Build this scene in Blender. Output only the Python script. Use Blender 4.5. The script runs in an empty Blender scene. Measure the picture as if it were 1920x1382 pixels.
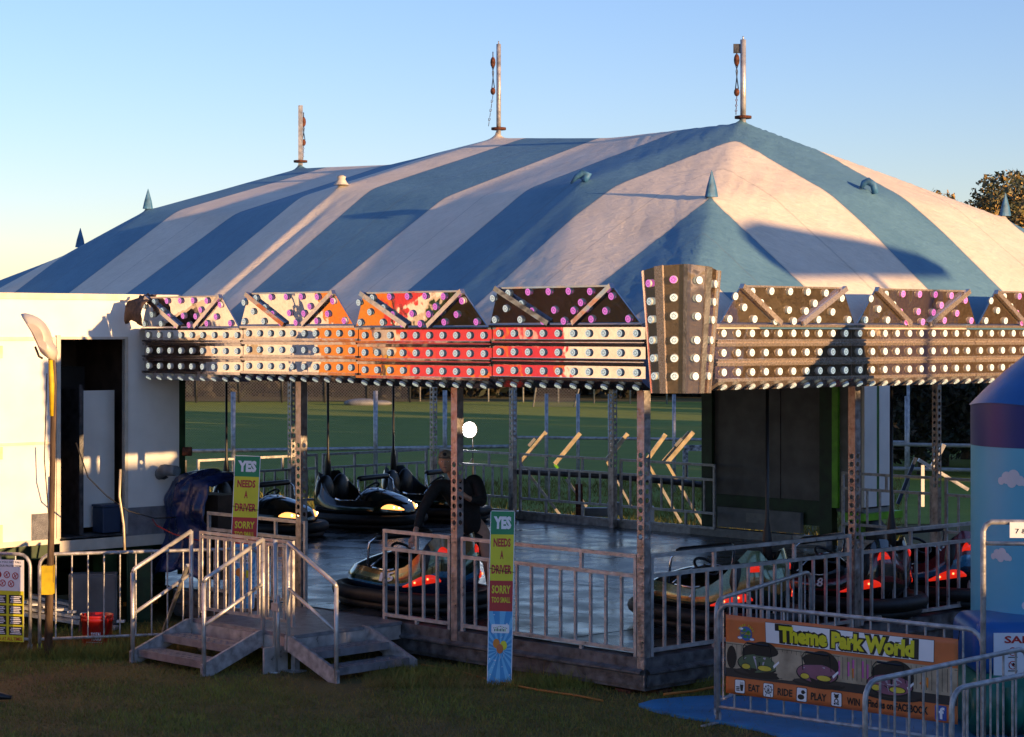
import bpy, bmesh, math, random
import numpy as np
from mathutils import Vector, Matrix, noise
R = math.radians
PI = math.pi
random.seed(7)
rng = np.random.default_rng(5)
scene = bpy.context.scene
COL = scene.collection

# ------------------------------------------------------------------ frame of the place
F = 3900.0; HC = 3.4; HZ = 625.0
def at(px, py, Y): return Vector(((px-960)/F*Y, Y, HC-(py-HZ)/F*Y))
def gp(px, py): return at(px, py, F*HC/(py-HZ))
P0 = Vector((1.235, 19.5, 0))
DL = Vector((-math.cos(R(45)), math.sin(R(45)), 0))
DR = Vector((math.cos(R(42)), math.sin(R(42)), 0))
def W(a, b, z=0.0): return P0 + DL*a + DR*b + Vector((0, 0, z))
RZL = -R(45); RZR = R(42)
DK = 0.38       # deck height

# ------------------------------------------------------------------ mesh builder
class MB:
    def __init__(s): s.v = []; s.f = []; s.m = []; s.M = Matrix.Identity(4); s.mi = 0; s.sm = []; s.smooth = False
    def at(s, M): s.M = M; return s
    def add(s, vs, fs, mi=None, smooth=None):
        o = len(s.v)
        for p in vs: s.v.append(tuple(s.M @ Vector(p)))
        for f in fs:
            s.f.append([i+o for i in f]); s.m.append(s.mi if mi is None else mi)
            s.sm.append(s.smooth if smooth is None else smooth)
        return s
    def box(s, x0, x1, y0, y1, z0, z1, mi=None):
        v = [(x0,y0,z0),(x1,y0,z0),(x1,y1,z0),(x0,y1,z0),(x0,y0,z1),(x1,y0,z1),(x1,y1,z1),(x0,y1,z1)]
        return s.add(v, [(0,3,2,1),(4,5,6,7),(0,1,5,4),(1,2,6,5),(2,3,7,6),(3,0,4,7)], mi)
    def bar(s, p, q, w, h=None, mi=None, up=(0,0,1)):
        p = Vector(p); q = Vector(q); h = h or w
        d = (q-p).normalized(); u = Vector(up)
        if abs(d.dot(u)) > .98: u = Vector((0,1,0))
        x = d.cross(u).normalized()*w/2; y = x.cross(d).normalized()*h/2
        v = [p-x-y,p+x-y,p+x+y,p-x+y,q-x-y,q+x-y,q+x+y,q-x+y]
        return s.add(v, [(0,1,2,3),(4,7,6,5),(0,4,5,1),(1,5,6,2),(2,6,7,3),(3,7,4,0)], mi)
    def tube(s, pts, r, n=10, mi=None, caps=True, closed=False):
        pts = [Vector(p) for p in pts]; rs = r if isinstance(r, (list, tuple)) else [r]*len(pts)
        vs = []; fs = []; N = len(pts); prev = None
        for i, p in enumerate(pts):
            if closed: d = pts[(i+1)%N]-pts[i-1]
            else: d = pts[min(i+1, N-1)]-pts[max(i-1, 0)]
            d.normalize()
            if prev is None:
                u = Vector((0,0,1)) if abs(d.z) < .9 else Vector((1,0,0))
                x = d.cross(u).normalized()
            else: x = (prev - d*prev.dot(d)).normalized()
            prev = x; y = d.cross(x)
            for k in range(n):
                t = 2*PI*k/n; vs.append(p + x*math.cos(t)*rs[i] + y*math.sin(t)*rs[i])
        for i in range(N if closed else N-1):
            j = (i+1) % N
            for k in range(n): fs.append((i*n+k, i*n+(k+1)%n, j*n+(k+1)%n, j*n+k))
        s.add(vs, fs, mi, True)
        if caps and not closed:
            s.add(vs[:n], [tuple(range(n-1,-1,-1))], mi, False); s.add(vs[-n:], [tuple(range(n))], mi, False)
        return s
    def lathe(s, prof, n=24, mi=None, c=(0,0,0), smooth=True):
        c = Vector(c); vs = []; fs = []
        for r, z in prof:
            for k in range(n):
                t = 2*PI*k/n; vs.append(c+Vector((r*math.cos(t), r*math.sin(t), z)))
        for i in range(len(prof)-1):
            for k in range(n): fs.append((i*n+k, i*n+(k+1)%n, (i+1)*n+(k+1)%n, (i+1)*n+k))
        return s.add(vs, fs, mi, smooth)
    def prism(s, poly, y0, y1, mi=None):      # polygon in local x,z extruded along y
        n = len(poly); v = [(x,y0,z) for x,z in poly]+[(x,y1,z) for x,z in poly]
        fs = [tuple(range(n)), tuple(range(2*n-1, n-1, -1))]+[(i, i+n, (i+1)%n+n, (i+1)%n) for i in range(n)]
        return s.add(v, fs, mi)
    def strip(s, prof, x0, x1, mi=None, smooth=False):   # open profile (y,z) extruded along x
        v = [(x0,y,z) for y,z in prof]+[(x1,y,z) for y,z in prof]; n = len(prof)
        return s.add(v, [(i, i+1, i+1+n, i+n) for i in range(n-1)], mi, smooth)
    def disc(s, c, r, nrm=(0,-1,0), n=16, mi=None, rx=None):
        c = Vector(c); nv = Vector(nrm).normalized(); u = Vector((0,0,1)) if abs(nv.z) < .9 else Vector((1,0,0))
        x = u.cross(nv).normalized(); y = nv.cross(x)
        return s.add([c+x*math.cos(2*PI*k/n)*(rx or r)+y*math.sin(2*PI*k/n)*r for k in range(n)], [tuple(range(n))], mi)
    def ball(s, c, rx, ry, rz, mi=None, n=16, m=10):
        vs = []; fs = []
        for i in range(m+1):
            t = PI*i/m
            for k in range(n):
                p = 2*PI*k/n; vs.append((c[0]+rx*math.sin(t)*math.cos(p), c[1]+ry*math.sin(t)*math.sin(p), c[2]+rz*math.cos(t)))
        for i in range(m):
            for k in range(n): fs.append((i*n+k, (i+1)*n+k, (i+1)*n+(k+1)%n, i*n+(k+1)%n))
        return s.add(vs, fs, mi, True)
    def build(s, name, mats, parent=None):
        me = bpy.data.meshes.new(name); me.from_pydata(s.v, [], s.f)
        if not isinstance(mats, (list, tuple)): mats = [mats]
        for m in mats: me.materials.append(m)
        me.polygons.foreach_set('material_index', s.m); me.polygons.foreach_set('use_smooth', s.sm)
        bm = bmesh.new(); bm.from_mesh(me); bmesh.ops.remove_doubles(bm, verts=bm.verts, dist=1e-5) if len(bm.verts) < 20000 else None
        bmesh.ops.recalc_face_normals(bm, faces=bm.faces); bm.to_mesh(me); bm.free()
        me.update()
        o = bpy.data.objects.new(name, me); COL.objects.link(o)
        if parent: o.parent = parent
        return o
def bevel(o, w=.006, seg=2):
    m = o.modifiers.new('Bevel', 'BEVEL'); m.width = w; m.segments = seg; m.limit_method = 'ANGLE'; m.angle_limit = R(40); return o
def tag(o, label=None, cat=None, group=None, kind=None):
    if label: o['label'] = label
    if cat: o['category'] = cat
    if group: o['group'] = group
    if kind: o['kind'] = kind
    return o
def thing(name, label, cat, loc=(0,0,0), rz=0, group=None):
    o = bpy.data.objects.new(name, None); COL.objects.link(o); o.location = loc; o.rotation_euler = (0,0,rz)
    o.empty_display_size = .2
    return tag(o, label, cat, group)
KIDS = {}
def copy_tree(o, parent=None):
    c = o.copy(); COL.objects.link(c); c.parent = parent
    for ch in list(o.children): copy_tree(ch, c)
    return c

# ------------------------------------------------------------------ materials
def mat(name, col, rough=.5, metal=0.0, var=.12, scale=6.0, bump=0.0, bscale=40.0, col2=None, emit=None, estr=0, stretch=None, coat=0, spec=None, rvar=0.0):
    m = bpy.data.materials.new(name); m.use_nodes = True; nt = m.node_tree; N = nt.nodes; L = nt.links
    b = N['Principled BSDF']; b.inputs['Roughness'].default_value = rough; b.inputs['Metallic'].default_value = metal
    if spec is not None: b.inputs['Specular IOR Level'].default_value = spec
    if coat: b.inputs['Coat Weight'].default_value = coat; b.inputs['Coat Roughness'].default_value = .08
    tc = N.new('ShaderNodeTexCoord'); mp = N.new('ShaderNodeMapping'); L.new(tc.outputs['Object'], mp.inputs[0])
    if stretch: mp.inputs['Scale'].default_value = stretch
    nz = N.new('ShaderNodeTexNoise'); nz.inputs['Scale'].default_value = scale; nz.inputs['Detail'].default_value = 5; L.new(mp.outputs[0], nz.inputs[0])
    rp = N.new('ShaderNodeValToRGB'); rp.color_ramp.elements[0].position = .3; rp.color_ramp.elements[1].position = .7
    c2 = col2 if col2 else [max(0, c*(1-2*var)) for c in col]
    rp.color_ramp.elements[0].color = (*c2[:3], 1); rp.color_ramp.elements[1].color = (*[min(1, c*(1+var*.5)) for c in col[:3]], 1)
    L.new(nz.outputs[0], rp.inputs[0]); L.new(rp.outputs[0], b.inputs['Base Color'])
    if rvar:
        mr = N.new('ShaderNodeMapRange'); mr.inputs[3].default_value = max(0.02, rough-rvar); mr.inputs[4].default_value = rough+rvar
        mr.inputs[1].default_value = .3; mr.inputs[2].default_value = .7
        L.new(nz.outputs[0], mr.inputs[0]); L.new(mr.outputs[0], b.inputs['Roughness'])
    if bump:
        n2 = N.new('ShaderNodeTexNoise'); n2.inputs['Scale'].default_value = bscale; n2.inputs['Detail'].default_value = 4; L.new(mp.outputs[0], n2.inputs[0])
        bp = N.new('ShaderNodeBump'); bp.inputs['Strength'].default_value = bump; bp.inputs['Distance'].default_value = .02
        L.new(n2.outputs[0], bp.inputs['Height']); L.new(bp.outputs[0], b.inputs['Normal'])
    if emit:
        b.inputs['Emission Color'].default_value = (*emit, 1); b.inputs['Emission Strength'].default_value = estr
    return m
M = {}
M['galv'] = mat('galvanised_steel', (.46,.45,.46), .42, .35, .25, 14, .25, 60, rvar=.12)
M['alu'] = mat('aluminium', (.58,.56,.55), .36, .45, .2, 9, .2, 50, rvar=.1)
M['darksteel'] = mat('dark_steel', (.10,.10,.11), .5, .6, .3, 10, .2, 50)
M['perf'] = mat('perforated_zinc', (.46,.43,.43), .38, .75, .3, 11, .3, 30, rvar=.12)
M['rust'] = mat('rusty_iron', (.16,.05,.025), .8, .2, .4, 30, .4, 90)
M['black'] = mat('black_plastic', (.012,.012,.014), .45, 0, .2, 8)
M['rubber'] = mat('black_rubber', (.015,.015,.016), .55, 0, .3, 12, .2, 60)
M['vinyl'] = mat('black_vinyl', (.012,.012,.013), .38, 0, .2, 10, .15, 60)
M['white'] = mat('white_paint', (.78,.77,.74), .45, 0, .06, 2.5, .05, 8)
M['cream'] = mat('cream_trim', (.62,.56,.48), .5, .1, .12, 5, .1, 30)
M['grey'] = mat('grey_paint', (.22,.22,.23), .55, 0, .15, 5)
M['greyp'] = mat('grey_wall_lining', (.16,.15,.15), .6, .1, .2, 3)
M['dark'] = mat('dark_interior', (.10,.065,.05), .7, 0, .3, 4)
M['green'] = mat('green_paint', (.03,.16,.02), .4, .1, .2, 6)
M['lime'] = mat('lime_paint', (.16,.5,.02), .4, .1, .2, 6)
M['dgreen'] = mat('dark_green_paint', (.012,.045,.012), .5, .1, .3, 6)
M['red'] = mat('red_plastic', (.55,.02,.015), .35, 0, .12, 6)
M['signred'] = mat('sign_red', (.48,.02,.02), .4, 0, .06, 6)
M['signgreen'] = mat('sign_green', (.01,.24,.09), .4, 0, .06, 6)
M['yellow'] = mat('sign_yellow', (.72,.66,.02), .4, 0, .06, 6)
M['ink'] = mat('black_ink', (.01,.01,.012), .45)
M['paper'] = mat('white_print', (.84,.83,.86), .5, 0, .03, 4)
M['skyprint'] = mat('blue_print', (.05,.30,.62), .45, 0, .05, 4)
M['rayprint'] = mat('pale_blue_print', (.16,.50,.78), .45, 0, .05, 4)
M['orange'] = mat('orange_print', (.66,.17,.045), .5, 0, .1, 5, .05, 10)
M['orng'] = mat('orange_paint', (.75,.24,.02), .45, 0, .1, 5)
M['bluep'] = mat('facebook_blue_print', (.03,.10,.42), .45)
M['pinkp'] = mat('pink_print', (.60,.12,.40), .5)
M['tanp'] = mat('tan_print', (.45,.36,.25), .5, 0, .2, 9)
M['tarp'] = mat('blue_tarpaulin', (.012,.028,.11), .28, 0, .3, 5, .9, 5, rvar=.1)
M['tarp2'] = mat('faded_tarpaulin', (.14,.18,.22), .6, 0, .3, 6, .5, 12)
M['mat'] = mat('blue_ground_mat', (.03,.22,.46), .5, 0, .15, 3, .5, 6)
M['cord'] = mat('orange_cord', (.5,.16,.02), .6)
M['strap'] = mat('yellow_strap', (.65,.45,.01), .6, 0, .2, 8)
M['brown'] = mat('weathered_timber', (.13,.08,.05), .8, 0, .35, 20, .4, 60, stretch=(1,1,.2))
M['skin'] = mat('skin', (.55,.30,.20), .55, 0, .08, 20)
M['jacket'] = mat('black_jacket', (.012,.012,.014), .8, 0, .3, 20, .4, 14)
M['cap'] = mat('khaki_cap', (.30,.25,.19), .8, 0, .2, 30)
M['chrome'] = mat('chrome', (.75,.75,.78), .08, 1.0, .05, 5)
M['hay'] = mat('yellowed_steel', (.62,.52,.36), .45, .3, .2, 10)
M['bin'] = mat('dark_blue_plastic', (.02,.04,.09), .5)
M['headlight'] = mat('headlight_glass', (.9,.5,.2), .2, emit=(1.0,.40,.10), estr=1.1)
M['bulb'] = mat('headlight_bulb', (1,.8,.5), .2, emit=(1.0,.7,.35), estr=5)
M['taillight'] = mat('tail_light_glass', (.8,.03,.01), .2, emit=(1.0,.03,.012), estr=.28)
M['tailbulb'] = mat('tail_light_bulb', (1,.3,.1), .2, emit=(1.0,.22,.07), estr=2)
M['floodlamp'] = mat('lit_floodlamp', (1,1,1), .3, emit=(1,.97,.9), estr=30)
M['edge'] = mat('dull_edge_steel', (.17,.165,.17), .5, .4, .35, 9, .3, 40, rvar=.12)
M['conc'] = mat('pale_concrete', (.35,.34,.33), .8, 0, .15, 10, .3, 40)
M['checker'] = mat('checker_plate', (.32,.32,.35), .4, .7, .2, 8, .8, 120)

def mirror_mat(name, col, rough, dust, dustcol, wav, dsc=22):
    m = bpy.data.materials.new(name); m.use_nodes = True; nt = m.node_tree; N = nt.nodes; L = nt.links
    b = N['Principled BSDF']; b.inputs['Metallic'].default_value = 1; b.inputs['Base Color'].default_value = (*col, 1); b.inputs['Roughness'].default_value = rough
    d = N.new('ShaderNodeBsdfPrincipled'); d.inputs['Base Color'].default_value = (*dustcol, 1); d.inputs['Roughness'].default_value = .6
    tc = N.new('ShaderNodeTexCoord'); gm = N.new('ShaderNodeNewGeometry')
    n1 = N.new('ShaderNodeTexNoise'); n1.inputs['Scale'].default_value = 3.2; n1.inputs['Detail'].default_value = 2.5; L.new(gm.outputs['Position'], n1.inputs[0])
    bp = N.new('ShaderNodeBump'); bp.inputs['Strength'].default_value = wav; bp.inputs['Distance'].default_value = .05
    L.new(n1.outputs[0], bp.inputs['Height']); L.new(bp.outputs[0], b.inputs['Normal'])
    n2 = N.new('ShaderNodeTexNoise'); n2.inputs['Scale'].default_value = dsc; n2.inputs['Detail'].default_value = 8; n2.inputs['Roughness'].default_value = .7; L.new(gm.outputs['Position'], n2.inputs[0])
    mr = N.new('ShaderNodeMapRange'); mr.inputs[1].default_value = .42; mr.inputs[2].default_value = .75; mr.inputs[3].default_value = dust; mr.inputs[4].default_value = dust+.28
    L.new(n2.outputs[0], mr.inputs[0]); mx = N.new('ShaderNodeMixShader'); L.new(mr.outputs[0], mx.inputs[0]); L.new(b.outputs[0], mx.inputs[1]); L.new(d.outputs[0], mx.inputs[2])
    L.new(mx.outputs[0], N['Material Output'].inputs[0]); return m
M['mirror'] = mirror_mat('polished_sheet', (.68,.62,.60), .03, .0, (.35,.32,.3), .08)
M['mirrorR'] = mirror_mat('sunlit_dusty_sheet', (.72,.62,.52), .07, .06, (.42,.28,.16), .14, 70)  # right copy; dust mix also puts the low sun's golden look into colour
M['trimR'] = mirror_mat('sunlit_polished_trim', (.80,.72,.66), .12, .22, (.62,.50,.42), .12, 60)  # lighter trim copy for the right face, its sunlight put into the colour
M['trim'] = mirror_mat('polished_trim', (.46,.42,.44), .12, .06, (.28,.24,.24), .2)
M['lensR'] = mat('lamp_lens_sunlit_side', (.70,.66,.56), .35, 0, .03, 4)
M['lens'] = mat('lamp_lens_white', (.70,.76,.70), .3, 0, .03, 4, emit=(.92,1,.84), estr=.26)
M['lenspink'] = mat('lamp_lens_pink', (.70,.22,.55), .3, 0, .03, 4, emit=(1,.22,.72), estr=.35)
M['lensdk'] = mat('lamp_diode', (.10,.13,.11), .3)
M['lenspd'] = mat('lamp_diode_pink', (.25,.03,.14), .3)
M['collar'] = mat('lamp_collar', (.50,.52,.50), .4, 0, .05)

# ------------------------------------------------------------------ lettering
def textmesh(s, w, h, off=0.0, ext=.001):
    c = bpy.data.curves.new('t', 'FONT'); c.body = s; c.size = 1; c.offset = off; c.extrude = 0; c.align_x = 'CENTER'; c.resolution_u = 2
    c.space_line = .95
    o = bpy.data.objects.new('t', c); COL.objects.link(o); bpy.context.view_layer.update()
    me = bpy.data.meshes.new_from_object(o.evaluated_get(bpy.context.evaluated_depsgraph_get()))
    bpy.data.objects.remove(o); v = np.array([x.co[:] for x in me.vertices])
    mn = v.min(0); mxx = v.max(0); out = []
    sx = w/(mxx[0]-mn[0]); sz = h/(mxx[1]-mn[1])
    vs = [((x-(mn[0]+mxx[0])/2)*sx, 0, (y-(mn[1]+mxx[1])/2)*sz) for x, y, z in v]
    fs = [tuple(p.vertices) for p in me.polygons]
    bpy.data.meshes.remove(me); return vs, fs
def text(mb, s, cx, cz, w, h, y=-.004, off=.0, mi=None):     # letters facing local -y
    vs, fs = textmesh(s, w, h, off)
    mb.add([(x+cx, y, z+cz) for x, _, z in vs], fs, mi)
def rect(mb, x0, x1, z0, z1, y, mi): mb.add([(x0,y,z0),(x1,y,z0),(x1,y,z1),(x0,y,z1)], [(0,1,2,3)], mi)
def rrect(mb, x0, x1, z0, z1, y, mi, r=.02):
    pts = []
    for cx, cz, a0 in ((x1-r,z1-r,0),(x0+r,z1-r,90),(x0+r,z0+r,180),(x1-r,z0+r,270)):
        for k in range(5): t = R(a0+k*22.5); pts.append((cx+r*math.cos(t), y, cz+r*math.sin(t)))
    mb.add(pts, [tuple(range(20))], mi)
def blob(mb, cx, cz, rx, rz, y, mi, n=16): mb.add([(cx+rx*math.cos(2*PI*k/n), y, cz+rz*math.sin(2*PI*k/n)) for k in range(n)], [tuple(range(n))], mi)
# ------------------------------------------------------------------ tent canopy
A0, A1_, B0, B1_ = -.80, 14.3, -.35, 9.55
ak = [-.80, .95, 2.73, 4.8, 6.83, 8.9, 10.94, 12.6, 14.3]
bk = [-.35, 2.0, 4.6, 7.2, 9.55]
EZ = 3.44
zk = [[EZ]*5,
      [EZ, 4.80, 4.98, 4.80, EZ],
      [EZ, 5.06, 5.90, 5.06, EZ],
      [EZ, 4.97, 5.86, 4.97, EZ],
      [EZ, 5.22, 5.99, 5.22, EZ],
      [EZ, 4.96, 5.76, 4.96, EZ],
      [EZ, 5.10, 5.82, 5.10, EZ],
      [EZ, 4.62, 4.90, 4.62, EZ],
      [EZ]*5]
def pl(a, b):
    i = max(0, min(len(ak)-2, sum(1 for x in ak[1:-1] if a >= x))); j = max(0, min(3, sum(1 for x in bk[1:-1] if b >= x)))
    u = (a-ak[i])/(ak[i+1]-ak[i]); v = (b-bk[j])/(bk[j+1]-bk[j]); z00, z10, z01, z11 = zk[i][j], zk[i+1][j], zk[i][j+1], zk[i+1][j+1]
    corner = i in (0, 1, 6, 7)
    if corner:
        left = i < 2; front = j < 2
        if left == front:     # crease along u=v
            return z00+(z10-z00)*u+(z11-z10)*v if u > v else z00+(z01-z00)*v+(z11-z01)*u
        else:                 # crease along u+v=1
            return z00+(z10-z00)*u+(z01-z00)*v if u+v < 1 else z11+(z01-z11)*(1-u)+(z10-z11)*(1-v)
    return (z00*(1-u)+z10*u)*(1-v)+(z01*(1-u)+z11*u)*v
na, nb = 303, 199
GA = np.linspace(A0, A1_, na); GB = np.linspace(B0, B1_, nb)
Z = np.array([[pl(a, b) for b in GB] for a in GA]); fixed = {}
for i, a in enumerate(ak):
    for j, b in enumerate(bk):
        if i in (0, 3, 5, 8) or j in (0, 4): continue
        ii = int(round((a-A0)/(A1_-A0)*(na-1))); jj = int(round((b-B0)/(B1_-B0)*(nb-1)))
        fixed[(ii, jj)] = zk[i][j]+({2:.06,4:.12,6:.10}[i] if j == 2 and i in (2, 4, 6) else .03)
edge = Z.copy()
for it in range(7):
    Z[1:-1,1:-1] = .2*Z[1:-1,1:-1]+.2*(Z[2:,1:-1]+Z[:-2,1:-1]+Z[1:-1,2:]+Z[1:-1,:-2])
    for (ii, jj), z in fixed.items(): Z[ii, jj] = z
# hip line for the mitred stripes
hipA = [-.80, .95, 2.73]; hipB = [-.35, 2.0, 4.6]
BND = [-2.2, -.02, .95, 2.27, 3.60, 4.97, 6.27, 7.62, 8.95, 10.25, 11.58, 12.75, 13.75, 16]
def sfun(a): return np.interp(a, BND, np.arange(len(BND)))
def stripe(a, b):
    bm_ = b if b < 4.6 else 9.2-b
    if a < 2.73:
        ah = np.interp(min(bm_, 4.6), hipB, hipA)
        return sfun(ah) if a < ah else sfun(a)
    if a > 10.94:
        ah = 13.67-np.interp(min(bm_, 4.6), hipB, hipA)
        return sfun(ah) if a > ah else sfun(a)
    return sfun(a)
# tension folds running down from the poles and along the hips
def folds(a, b):
    z = 0.0
    bm_ = b if b < 4.6 else 9.2-b
    ah = np.interp(min(bm_, 4.6), hipB, hipA)
    d = abs(a-ah)*.7
    if a < 4.5:
        z += .014*noise.noise(((a-ah)*13, bm_*1.1, 0))*math.exp(-d*1.3)+.010*noise.noise(((a-ah)*31, bm_*2.0, 4))*math.exp(-d*1.0)
    # A2 front fold
    if b < 2.0:
        q = a-6.83-(2.0-b)*.02
        w = (2.0-b)/2.35
        z += .030*math.exp(-(q/.085)**2)*min(1, w*4+.25)-.022*math.exp(-((q+.16)/.08)**2)*min(1, w*3)
        q = a-2.75; z += .008*math.exp(-(q/.10)**2)
        if a < 2.6: z += .007*w*noise.noise(((a+b)*5, (a-b)*14, 2))
    return z+.004*noise.noise((a*2.5, b*1.2, 5))
SV = np.empty((na, nb)); vs = []
for i, a in enumerate(GA):
    for j, b in enumerate(GB):
        SV[i, j] = stripe(a, b)
        e = min(1, (b-B0)*4, (B1_-b)*4, (a-A0)*4, (A1_-a)*4)
        vs.append(tuple(W(a, b, Z[i, j]+folds(a, b)*max(0, e))))
fs = [(i*nb+j, (i+1)*nb+j, (i+1)*nb+j+1, i*nb+j+1) for i in range(na-1) for j in range(nb-1)]
# hanging valance
o0 = len(vs); ring = [(i, 0) for i in range(na)]+[(na-1, j) for j in range(1, nb)]+[(i, nb-1) for i in range(na-2, -1, -1)]+[(0, j) for j in range(nb-2, 0, -1)]
me = bpy.data.meshes.new('tent_canopy'); me.from_pydata(vs, [], fs)
me.polygons.foreach_set('use_smooth', [True]*len(fs))
at_ = me.attributes.new('stripe', 'FLOAT', 'POINT'); at_.data.foreach_set('value', SV.ravel())
m = bpy.data.materials.new('striped_canvas'); m.use_nodes = True; nt = m.node_tree; N = nt.nodes; L = nt.links; b_ = N['Principled BSDF']
b_.inputs['Roughness'].default_value = .62
atn = N.new('ShaderNodeAttribute'); atn.attribute_name = 'stripe'
md = N.new('ShaderNodeMath'); md.operation = 'PINGPONG'; md.inputs[1].default_value = 1; 
sb = N.new('ShaderNodeMath'); sb.operation = 'MODULO'; sb.inputs[1].default_value = 2; L.new(atn.outputs['Fac'], sb.inputs[0])
gt = N.new('ShaderNodeMath'); gt.operation = 'GREATER_THAN'; gt.inputs[1].default_value = 1.0; L.new(sb.outputs[0], gt.inputs[0])
tc = N.new('ShaderNodeTexCoord')
n1 = N.new('ShaderNodeTexNoise'); n1.inputs['Scale'].default_value = 1.3; n1.inputs['Detail'].default_value = 9; n1.inputs['Roughness'].default_value = .68; L.new(tc.outputs['Object'], n1.inputs[0])
mp = N.new('ShaderNodeMapping'); mp.inputs['Rotation'].default_value = (0,0,R(-42)); mp.inputs['Scale'].default_value = (1.0, 14, 6); L.new(tc.outputs['Object'], mp.inputs[0])
n2 = N.new('ShaderNodeTexNoise'); n2.inputs['Scale'].default_value = 3; n2.inputs['Detail'].default_value = 7; n2.inputs['Roughness'].default_value = .75; L.new(mp.outputs[0], n2.inputs[0])
ad = N.new('ShaderNodeMath'); ad.operation = 'ADD'; L.new(n1.outputs[0], ad.inputs[0]); L.new(n2.outputs[0], ad.inputs[1])
def ramp(c0, c1, p0, p1):
    r = N.new('ShaderNodeValToRGB'); r.color_ramp.elements[0].color = (*c0, 1); r.color_ramp.elements[1].color = (*c1, 1)
    r.color_ramp.elements[0].position = p0; r.color_ramp.elements[1].position = p1; return r
hv = N.new('ShaderNodeMath'); hv.operation = 'MULTIPLY'; hv.inputs[1].default_value = .5; L.new(ad.outputs[0], hv.inputs[0])
rc = ramp((.62,.53,.43), (.84,.73,.61), .34, .62); rb = ramp((.075,.185,.285), (.12,.26,.375), .34, .62)
L.new(hv.outputs[0], rc.inputs[0]); L.new(hv.outputs[0], rb.inputs[0])
mx = N.new('ShaderNodeMixRGB'); L.new(gt.outputs[0], mx.inputs[0]); L.new(rc.outputs[0], mx.inputs[1]); L.new(rb.outputs[0], mx.inputs[2])
fr = N.new('ShaderNodeMath'); fr.operation = 'FRACT'; L.new(atn.outputs['Fac'], fr.inputs[0])
d0 = N.new('ShaderNodeMath'); d0.operation = 'SUBTRACT'; d0.inputs[1].default_value = .5; L.new(fr.outputs[0], d0.inputs[0])
d1 = N.new('ShaderNodeMath'); d1.operation = 'ABSOLUTE'; L.new(d0.outputs[0], d1.inputs[0])
d2 = N.new('ShaderNodeMath'); d2.operation = 'GREATER_THAN'; d2.inputs[1].default_value = .486; L.new(d1.outputs[0], d2.inputs[0])
d3 = N.new('ShaderNodeMath'); d3.operation = 'LESS_THAN'; d3.inputs[1].default_value = .008; L.new(d1.outputs[0], d3.inputs[0])
d4 = N.new('ShaderNodeMath'); d4.operation = 'MAXIMUM'; L.new(d2.outputs[0], d4.inputs[0]); L.new(d3.outputs[0], d4.inputs[1])
d5 = N.new('ShaderNodeMath'); d5.operation = 'MULTIPLY'; d5.inputs[1].default_value = .22; L.new(d4.outputs[0], d5.inputs[0])
sm_ = N.new('ShaderNodeMixRGB'); sm_.inputs[2].default_value = (.12,.10,.09,1); L.new(d5.outputs[0], sm_.inputs[0]); L.new(mx.outputs[0], sm_.inputs[1])
ns = N.new('ShaderNodeTexNoise'); ns.inputs['Scale'].default_value = .55; ns.inputs['Detail'].default_value = 6; ns.inputs['Roughness'].default_value = .8; L.new(mp.outputs[0], ns.inputs[0])
rs_ = N.new('ShaderNodeMapRange'); rs_.inputs[1].default_value = .58; rs_.inputs[2].default_value = .78; rs_.inputs[3].default_value = 0; rs_.inputs[4].default_value = .35; L.new(ns.outputs[0], rs_.inputs[0])
st_ = N.new('ShaderNodeMixRGB'); st_.blend_type = 'MULTIPLY'; st_.inputs[2].default_value = (.62,.50,.38,1); L.new(rs_.outputs[0], st_.inputs[0]); L.new(sm_.outputs[0], st_.inputs[1])
L.new(st_.outputs[0], b_.inputs['Base Color'])
n3 = N.new('ShaderNodeTexNoise'); n3.inputs['Scale'].default_value = 16; n3.inputs['Detail'].default_value = 6; L.new(mp.outputs[0], n3.inputs[0])
n4 = N.new('ShaderNodeTexNoise'); n4.inputs['Scale'].default_value = 7; n4.inputs['Detail'].default_value = 5; n4.inputs['Distortion'].default_value = .6; L.new(tc.outputs['Object'], n4.inputs[0])
ad2 = N.new('ShaderNodeMath'); ad2.operation = 'ADD'; L.new(n2.outputs[0], ad2.inputs[0]); L.new(n4.outputs[0], ad2.inputs[1])
bp = N.new('ShaderNodeBump'); bp.inputs['Strength'].default_value = .5; bp.inputs['Distance'].default_value = .035; L.new(ad2.outputs[0], bp.inputs['Height']); L.new(bp.outputs[0], b_.inputs['Normal'])
me.materials.append(m); M['canvas'] = m
tent = bpy.data.objects.new('tent_canopy', me); COL.objects.link(tent)
tag(tent, 'blue and cream striped canvas big top roof over the dodgem ride', 'tent')
M['blueflap'] = mat('blue_canvas', (.045,.17,.34), .6, 0, .25, 12, .4, 20)
M['creamflap'] = mat('cream_canvas', (.62,.55,.47), .6, 0, .2, 12, .4, 20)
def tz(a, b):
    i = int(round((a-A0)/(A1_-A0)*(na-1))); j = int(round((b-B0)/(B1_-B0)*(nb-1))); return Z[max(0,min(na-1,i)), max(0,min(nb-1,j))]
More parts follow.
